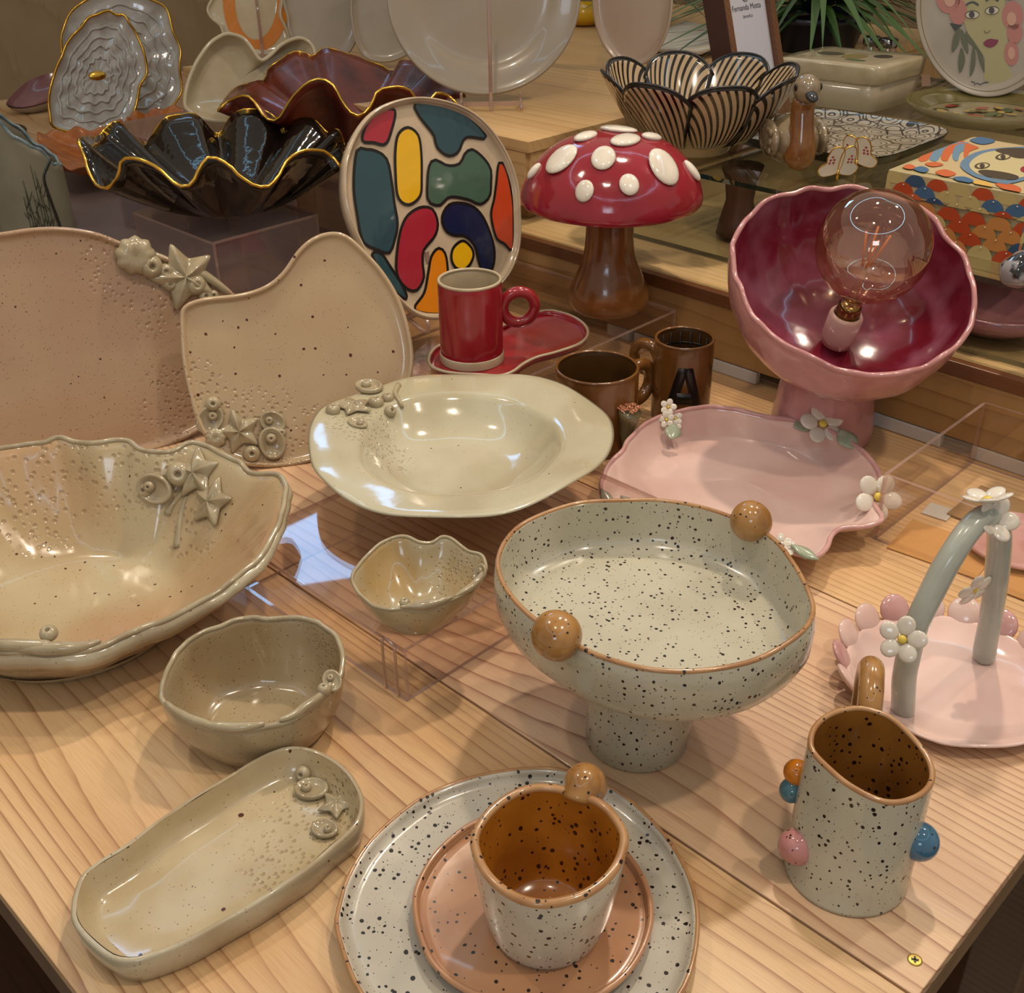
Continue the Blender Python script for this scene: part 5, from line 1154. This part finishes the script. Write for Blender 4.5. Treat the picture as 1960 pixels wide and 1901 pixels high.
# standing plate painted with a woman's face
o = P(1888, 190, GZ+.012); fo_ = ell(1890, 15, 138, 172, 26)
t, vf, b, pl_, rim, ce = leanplate('portrait_plate', "oval cream plate painted with a woman's face and pink flowers, top right corner", 'plate', tuple(o), 4, 14, fo_, (1890, 15), ((1, .012), (.985, .012), (.93, .004), (.9, .001), (.5, 0), (.2, 0)), glaze('portrait_plate_glaze', '#a89c8b', '#9d907f', 8, (), rough=.42, coat=0), n=80)
mk('rim_line', tube([ce + (p-ce)*.935 + pl_.n*.0078 for p in rim], .0016, 6, True), plain('olive_line', '#6c6448', .3), t)
def fd(pts, h, off, sm=True, n=30, nm='painted_patch'): return decal(t, pl_, pts, bpy.data.materials.get('fp_'+h[1:]) or plain('fp_'+h[1:], h, .5), .0044+off, nm, sm, n)[0]
fd([(1842, 20), (1846, 45), (1858, 75), (1878, 100), (1886, 118), (1884, 160), (1920, 168), (1940, 150), (1925, 110), (1930, 70), (1925, 20), (1915, -40), (1880, -60), (1848, -30)], '#a99f72', 0, nm='painted_face')
for e in (ell(1815, -8, 24, 34), ell(1834, 22, 17, 26), ell(1828, -40, 26, 26), ell(1938, 30, 20, 28), ell(1942, 62, 15, 22), ell(1936, 102, 14, 24), ell(1932, -30, 26, 30)): fd(e, '#b5766c', .0004, nm='painted_flower')
for e in (ell(1818, -2, 11, 15), ell(1936, 36, 9, 13), ell(1936, 102, 7, 12), ell(1832, -40, 12, 12)): fd(e, '#c79a84', .0008, nm='painted_flower')
fd([(1818, 44), (1828, 60), (1842, 48)], '#3c3b33', .0006, False)
for pts in ([(1836, 52), (1825, 70), (1822, 100), (1834, 86), (1838, 62)], [(1840, 55), (1840, 78), (1852, 104), (1852, 80)], [(1839, 92), (1834, 120), (1838, 140), (1847, 118), (1844, 98)], [(1862, 90), (1858, 120), (1857, 147), (1866, 128), (1867, 100)], [(1870, 96), (1875, 118), (1884, 140), (1882, 112)], [(1848, 60), (1852, 78), (1866, 92), (1882, 108), (1878, 100), (1862, 76)]): fd(pts, '#5f6148', .0008, nm='painted_leaf')
for cx_, cy_, h_ in ((1861, 28, -.05), (1899, 20, -.12)):
    fd(ell(cx_, cy_, 14, 8, 14, h_), '#54503f', .0010, nm='painted_eye'); fd(ell(cx_, cy_+.5, 12.5, 6.5, 14, h_), '#c5bda6', .0013, nm='painted_eye'); fd(ell(cx_-1, cy_, 5.5, 6.5, 12), '#4a3f40', .0016, nm='painted_eye')
    q = [pl_.pt(cx_-12+2.4*i, cy_-18-6*math.sin(math.pi*i/10), .0060) for i in range(11)]; ribbon(t, pl_, q, .0030, m_ink, 'painted_brow', False)
fd([(1882, 83), (1889, 76), (1897, 74), (1902, 75), (1911, 77), (1906, 86), (1896, 91), (1888, 89)], '#7d2d44', .0010, nm='painted_lips')
q = [pl_.pt(x, y, .0058) for x, y in ((1884, 58), (1886, 63), (1891, 62), (1896, 58))]; ribbon(t, pl_, q, .0014, plain('nose_line', '#6d6540', .4), 'painted_nose', False)
q = [pl_.pt(x, y, .0058) for x, y in ((1859, 156), (1866, 158), (1864, 163), (1870, 159), (1876, 162), (1884, 158), (1892, 157))]; ribbon(t, pl_, q, .0018, m_ink, 'painted_signature', False)
q = P(1890, 192, GZ); easel('plate_easel', 'clear plastic easel holding the portrait plate', V((q.x, q.y, GZ)), 4, .12, .10)

# ================================================================== PAINTED LIDDED BOX on the right glass rack
RG = .2255; bx0, bx1, by0, by1 = 1.398, 1.640, .503, .690; zl = .281; zt = .3135
t = T('painted_box', 'box painted with blue, orange and cream scales and a face on its lid', 'box', ((bx0+bx1)/2, (by0+by1)/2, RG))
mcr = plain('cream_painted_wood', '#a99a70', .35, coat=.2)
mk('box_body', box(((bx0+bx1)/2+.001, (by0+by1)/2, (RG+zl)/2), (bx1-bx0-.004, by1-by0-.004, zl-RG)), mcr, t, smooth=False, bev=.001)
lid = mk('lid', box(((bx0+bx1)/2, (by0+by1)/2, (zl+zt)/2+.0005), (bx1-bx0, by1-by0, zt-zl-.001)), mcr, t, smooth=False, bev=.0015)
random.seed(11)
SC = {h: plain('scale_'+h[1:], h, .4) for h in ('#3a5f80', '#a8421c', '#b3793f', '#b09f68', '#2c4a66', '#b5582c')}
keys = list(SC)
def scales(par, o, u_, n_, W, z0, z1, r):
    """overlapping fish scales painted on an upright face"""
    rows = int((z1-z0)/(r*.8))+3; lay = 0
    for j in range(rows+1):
        for i in range(int(W/(2*r))+2):
            cx_ = (i + .5*(j % 2))*2*r - r*.2; cz = z1 - j*r*.8; m_ = SC[random.choice(keys + ['#b09f68', '#a8421c', '#b3793f', '#b09f68'])]
            ring = []
            for k in range(13):
                a = math.pi*k/12; x = cx_ + r*math.cos(a); z = cz - r + r*1.05*math.sin(a)
                x = min(max(x, 0), W); z = min(max(z, z0), z1); ring.append(o + u_*x + V((0, 0, z)) + n_*(.0005 + .00009*j))
            if max(p.z for p in ring)-min(p.z for p in ring) < .004 or (ring[0]-ring[-1]).length < .004: continue
            mk('painted_scale', (ring, [tuple(range(len(ring)))]), m_, par, smooth=False)
            if 0 < cx_-r < W and z0 < cz-r < z1: mk('white_dot', ball(o + u_*(cx_-r) + V((0, 0, cz-r+.001)) + n_*.0018, .0011, k=6, m=4), m_white, par)
scales(t, V((bx0-.0005+.001, by0, 0)), V((0, 1, 0)), V((-1, 0, 0)), by1-by0, RG, zl, .0165)
scales(lid, V((bx0, by0, 0)), V((0, 1, 0)), V((-1, 0, 0)), by1-by0, zl+.001, zt-.001, .0150)
scales(t, V((bx0, by0+.0015, 0)), V((1, 0, 0)), V((0, -1, 0)), bx1-bx0, RG, zl, .0165)
scales(lid, V((bx0, by0, 0)), V((1, 0, 0)), V((0, -1, 0)), bx1-bx0, zl+.001, zt-.001, .0150)
class Flat:
    n = V((0, 0, 1))
    @staticmethod
    def pt(x, y, off=0): return P(x, y, zt + off)
def ld(pts, h, off, n=30, sm=True, nm='painted_patch'):
    q = [P(x, y, zt+.0008+off) for x, y in pts]; q = spl(q, n) if sm else q
    for p in q: p.x = min(max(p.x, bx0+.001), bx1-.001); p.y = min(max(p.y, by0+.001), by1-.001)
    return mk(nm, (q, [tuple(range(len(q)))]), SC.get(h) or bpy.data.materials.get('lp_'+h[1:]) or plain('lp_'+h[1:], h, .35), lid, smooth=False)
ld([(1725, 320), (1866, 262), (2010, 290), (1960, 375)], '#b5a078', 0, sm=False)
for k in range(5):
    f_ = k/5; h = ['#b5582c', '#5f7f96', '#b5582c', '#5f7f96', '#b5582c'][k]
    ld([(1757+22*k, 306-2*k), (1775+18*k, 288-3*k), (1815+10*k, 272+k), (1850+6*k, 270+3*k), (1822+10*k, 279+2*k), (1790+16*k, 293), (1772+20*k, 309)], h, .0003+.0001*k)
for pts, h in (([(1728, 320), (1740, 314), (1752, 319), (1744, 324)], '#b5582c'), ([(1748, 323), (1764, 318), (1778, 324), (1768, 330)], '#3a5f80'), ([(1770, 313), (1790, 310), (1806, 315), (1785, 319)], '#b5582c'), ([(1790, 330), (1808, 324), (1830, 332), (1812, 338)], '#b5582c'), ([(1824, 340), (1846, 338), (1864, 346), (1846, 350)], '#3a5f80'), ([(1856, 268), (1880, 262), (1905, 270), (1880, 276)], '#3a5f80'), ([(1905, 352), (1935, 352), (1955, 362), (1940, 370)], '#b5582c'), ([(1862, 348), (1884, 346), (1900, 356), (1884, 362)], '#c7a050')): ld(pts, h, .0011)
ld([(1838, 318), (1850, 300), (1880, 288), (1930, 282), (1990, 285), (1990, 330), (1930, 352), (1900, 348), (1865, 338)], '#5a7790', .0013, nm='painted_scarf')
ld([(1855, 316), (1866, 302), (1890, 291), (1930, 287), (1990, 290), (1990, 326), (1930, 344), (1890, 338), (1866, 330)], '#b8ab80', .0016, nm='painted_face')
ld([(1872, 327), (1890, 325), (1930, 331), (1950, 338), (1940, 344), (1905, 341), (1882, 335)], '#3f352a', .0019, nm='painted_hair')
ld([(1905, 287), (1935, 283), (1975, 286), (1975, 300), (1950, 303), (1925, 296)], '#3f352a', .0019, nm='painted_hair')
for x, y in ((1880, 317), (1920, 300)):
    ld(ell(x, y, 15, 6, 12, -.1), '#4a4030', .0020, nm='painted_eye'); ld(ell(x+1, y, 11, 4, 12, -.1), '#b8ab80', .0023, nm='painted_eye'); ld(ell(x, y, 5, 4, 10), '#3f352a', .0026, nm='painted_eye')
ld(ell(1962, 324, 9, 6, 12), '#8a2434', .0020, nm='painted_lips')

# silver-flecked ornament at the right edge on the glass, mauve dish below
q = P(1948, 548, RG); vf = lump(ball(q + V((0, 0, .022)), (.030, .022, .022), k=24, m=14), .004, 50)
tag(mk('silver_shell', vf, glaze('silver_black_glaze', '#8c8a8c', '#17161c', 45, (), rough=.06, mid=(.47, .53), coat=1.0)), 'small silver and black glazed shell at the right edge on the glass rack', 'ornament')
q = P(1900, 625, H1+.009); vf = lathe([(.001, .002), (.05, .002), (.075, .018), (.082, .034), (.079, .035), (.07, .018), (.001, .007)], q, 44)
tag(mk('mauve_dish', vf, m_mauve), 'mauve dish on the lower glass sheet behind the pink lamp', 'dish')

# plants
def plant(name, label, p, n, L, seed, pr=.06, ph=.09, spread=1.0):
    random.seed(seed); t = T(name, label, 'plant', tuple(p))
    mk('pot', lathe([(pr*.75, 0), (pr*.8, .004), (pr, ph), (pr*1.05, ph), (pr*1.05, ph-.012), (pr*.9, ph-.012)], p, 32), plain('dark_blue_pot', '#161d2b', .3), t)
    mk('soil', lathe([(pr*.9, ph-.014), (.001, ph-.010)], p, 24, cap0=False), plain('dark_soil', '#221a12', .9), t)
    ms = [plain('leaf_green', '#2d4a22', .4), plain('leaf_green_light', '#46652f', .4)]
    for k in range(n):
        a = random.uniform(0, 6.28); d = V((math.cos(a), math.sin(a), 0)); s1 = V((-d.y, d.x, 0)); l_ = L*random.uniform(.6, 1.1); up_ = random.uniform(.35, 1.0); w1 = random.uniform(.005, .012)
        rows = []
        for i in range(11):
            f_ = i/10; c_ = p + V((0, 0, ph-.01)) + d*(l_*spread*f_*(.35+.65*f_)) + V((0, 0, l_*(up_*f_ - (.75*up_+.25)*f_*f_)))
            wd = w1*math.sin(math.pi*(.12+.86*f_)); rows.append([c_ - s1*wd, c_ - V((0, 0, wd*.3)), c_ + s1*wd])
        mk('leaf', loft(rows, closed=False), ms[k % 2], t)
    return t
q = P(1608, 98, H2); plant('potted_plant', 'potted plant with long arching dark green leaves at the top right', V((q.x, max(q.y, 1.44), H2)), 90, .42, 4, pr=.12, ph=.075)
q = P(1300, 60, H2); plant('potted_plant', 'smaller leafy plant at the top behind the pinkish oval plate', V((2.46, 1.95, H2)), 36, .24, 9)
for i, (x, y, lab) in enumerate(((1727, 88, 'small silver-capped glass jar behind the lidded box, nearer the portrait plate'), (1757, 92, 'second glass jar just left of the portrait plate edge'))):
    q = P(x, y+12, GZ+.0) if False else P(x, y+30, GZ)
    q.x = min(q.x, 2.33)
    o_ = mk('glass_jar', lathe([(.016, 0), (.020, .003), (.021, .04), (.016, .05), (.016, .058), (.014, .058)], q, 28), m_haze, None)
    tag(o_, lab, 'jar'); mk('cap', lathe([(.0175, .052), (.0185, .055), (.0185, .068), (.015, .070)], q, 24), plain('silver_cap', '#8d8a86', .2, 1.0), o_)
q = P(1770, 168, GZ); tag(mk('price_tag', obox(q + V((0, 0, .014)), V((.94, -.34, 0)), V((0, .2, .98)).normalized(), V((.34, .92, -.2)).normalized(), .022, .022, .0008), plain('pinkish_card', '#b58f78', .7), smooth=False), 'small pinkish price card between the lidded box and the portrait plate', 'price tag')

# ring lamp and spot heads up in the ceiling, out of frame
rl = mk('ring_lamp', tube([V((.75 + 2.3*math.cos(a), .5 + 2.3*math.sin(a), 2.7)) for a in [2*math.pi*k/72 for k in range(72)]], .022, 8, True), emit('ring_lamp_light', '#9fdcff', 9.0))
tag(rl, 'large glowing ring lamp hanging over the table', 'lamp')
for o_ in bpy.data.objects:
    if '_o' in o_: del o_['_o']
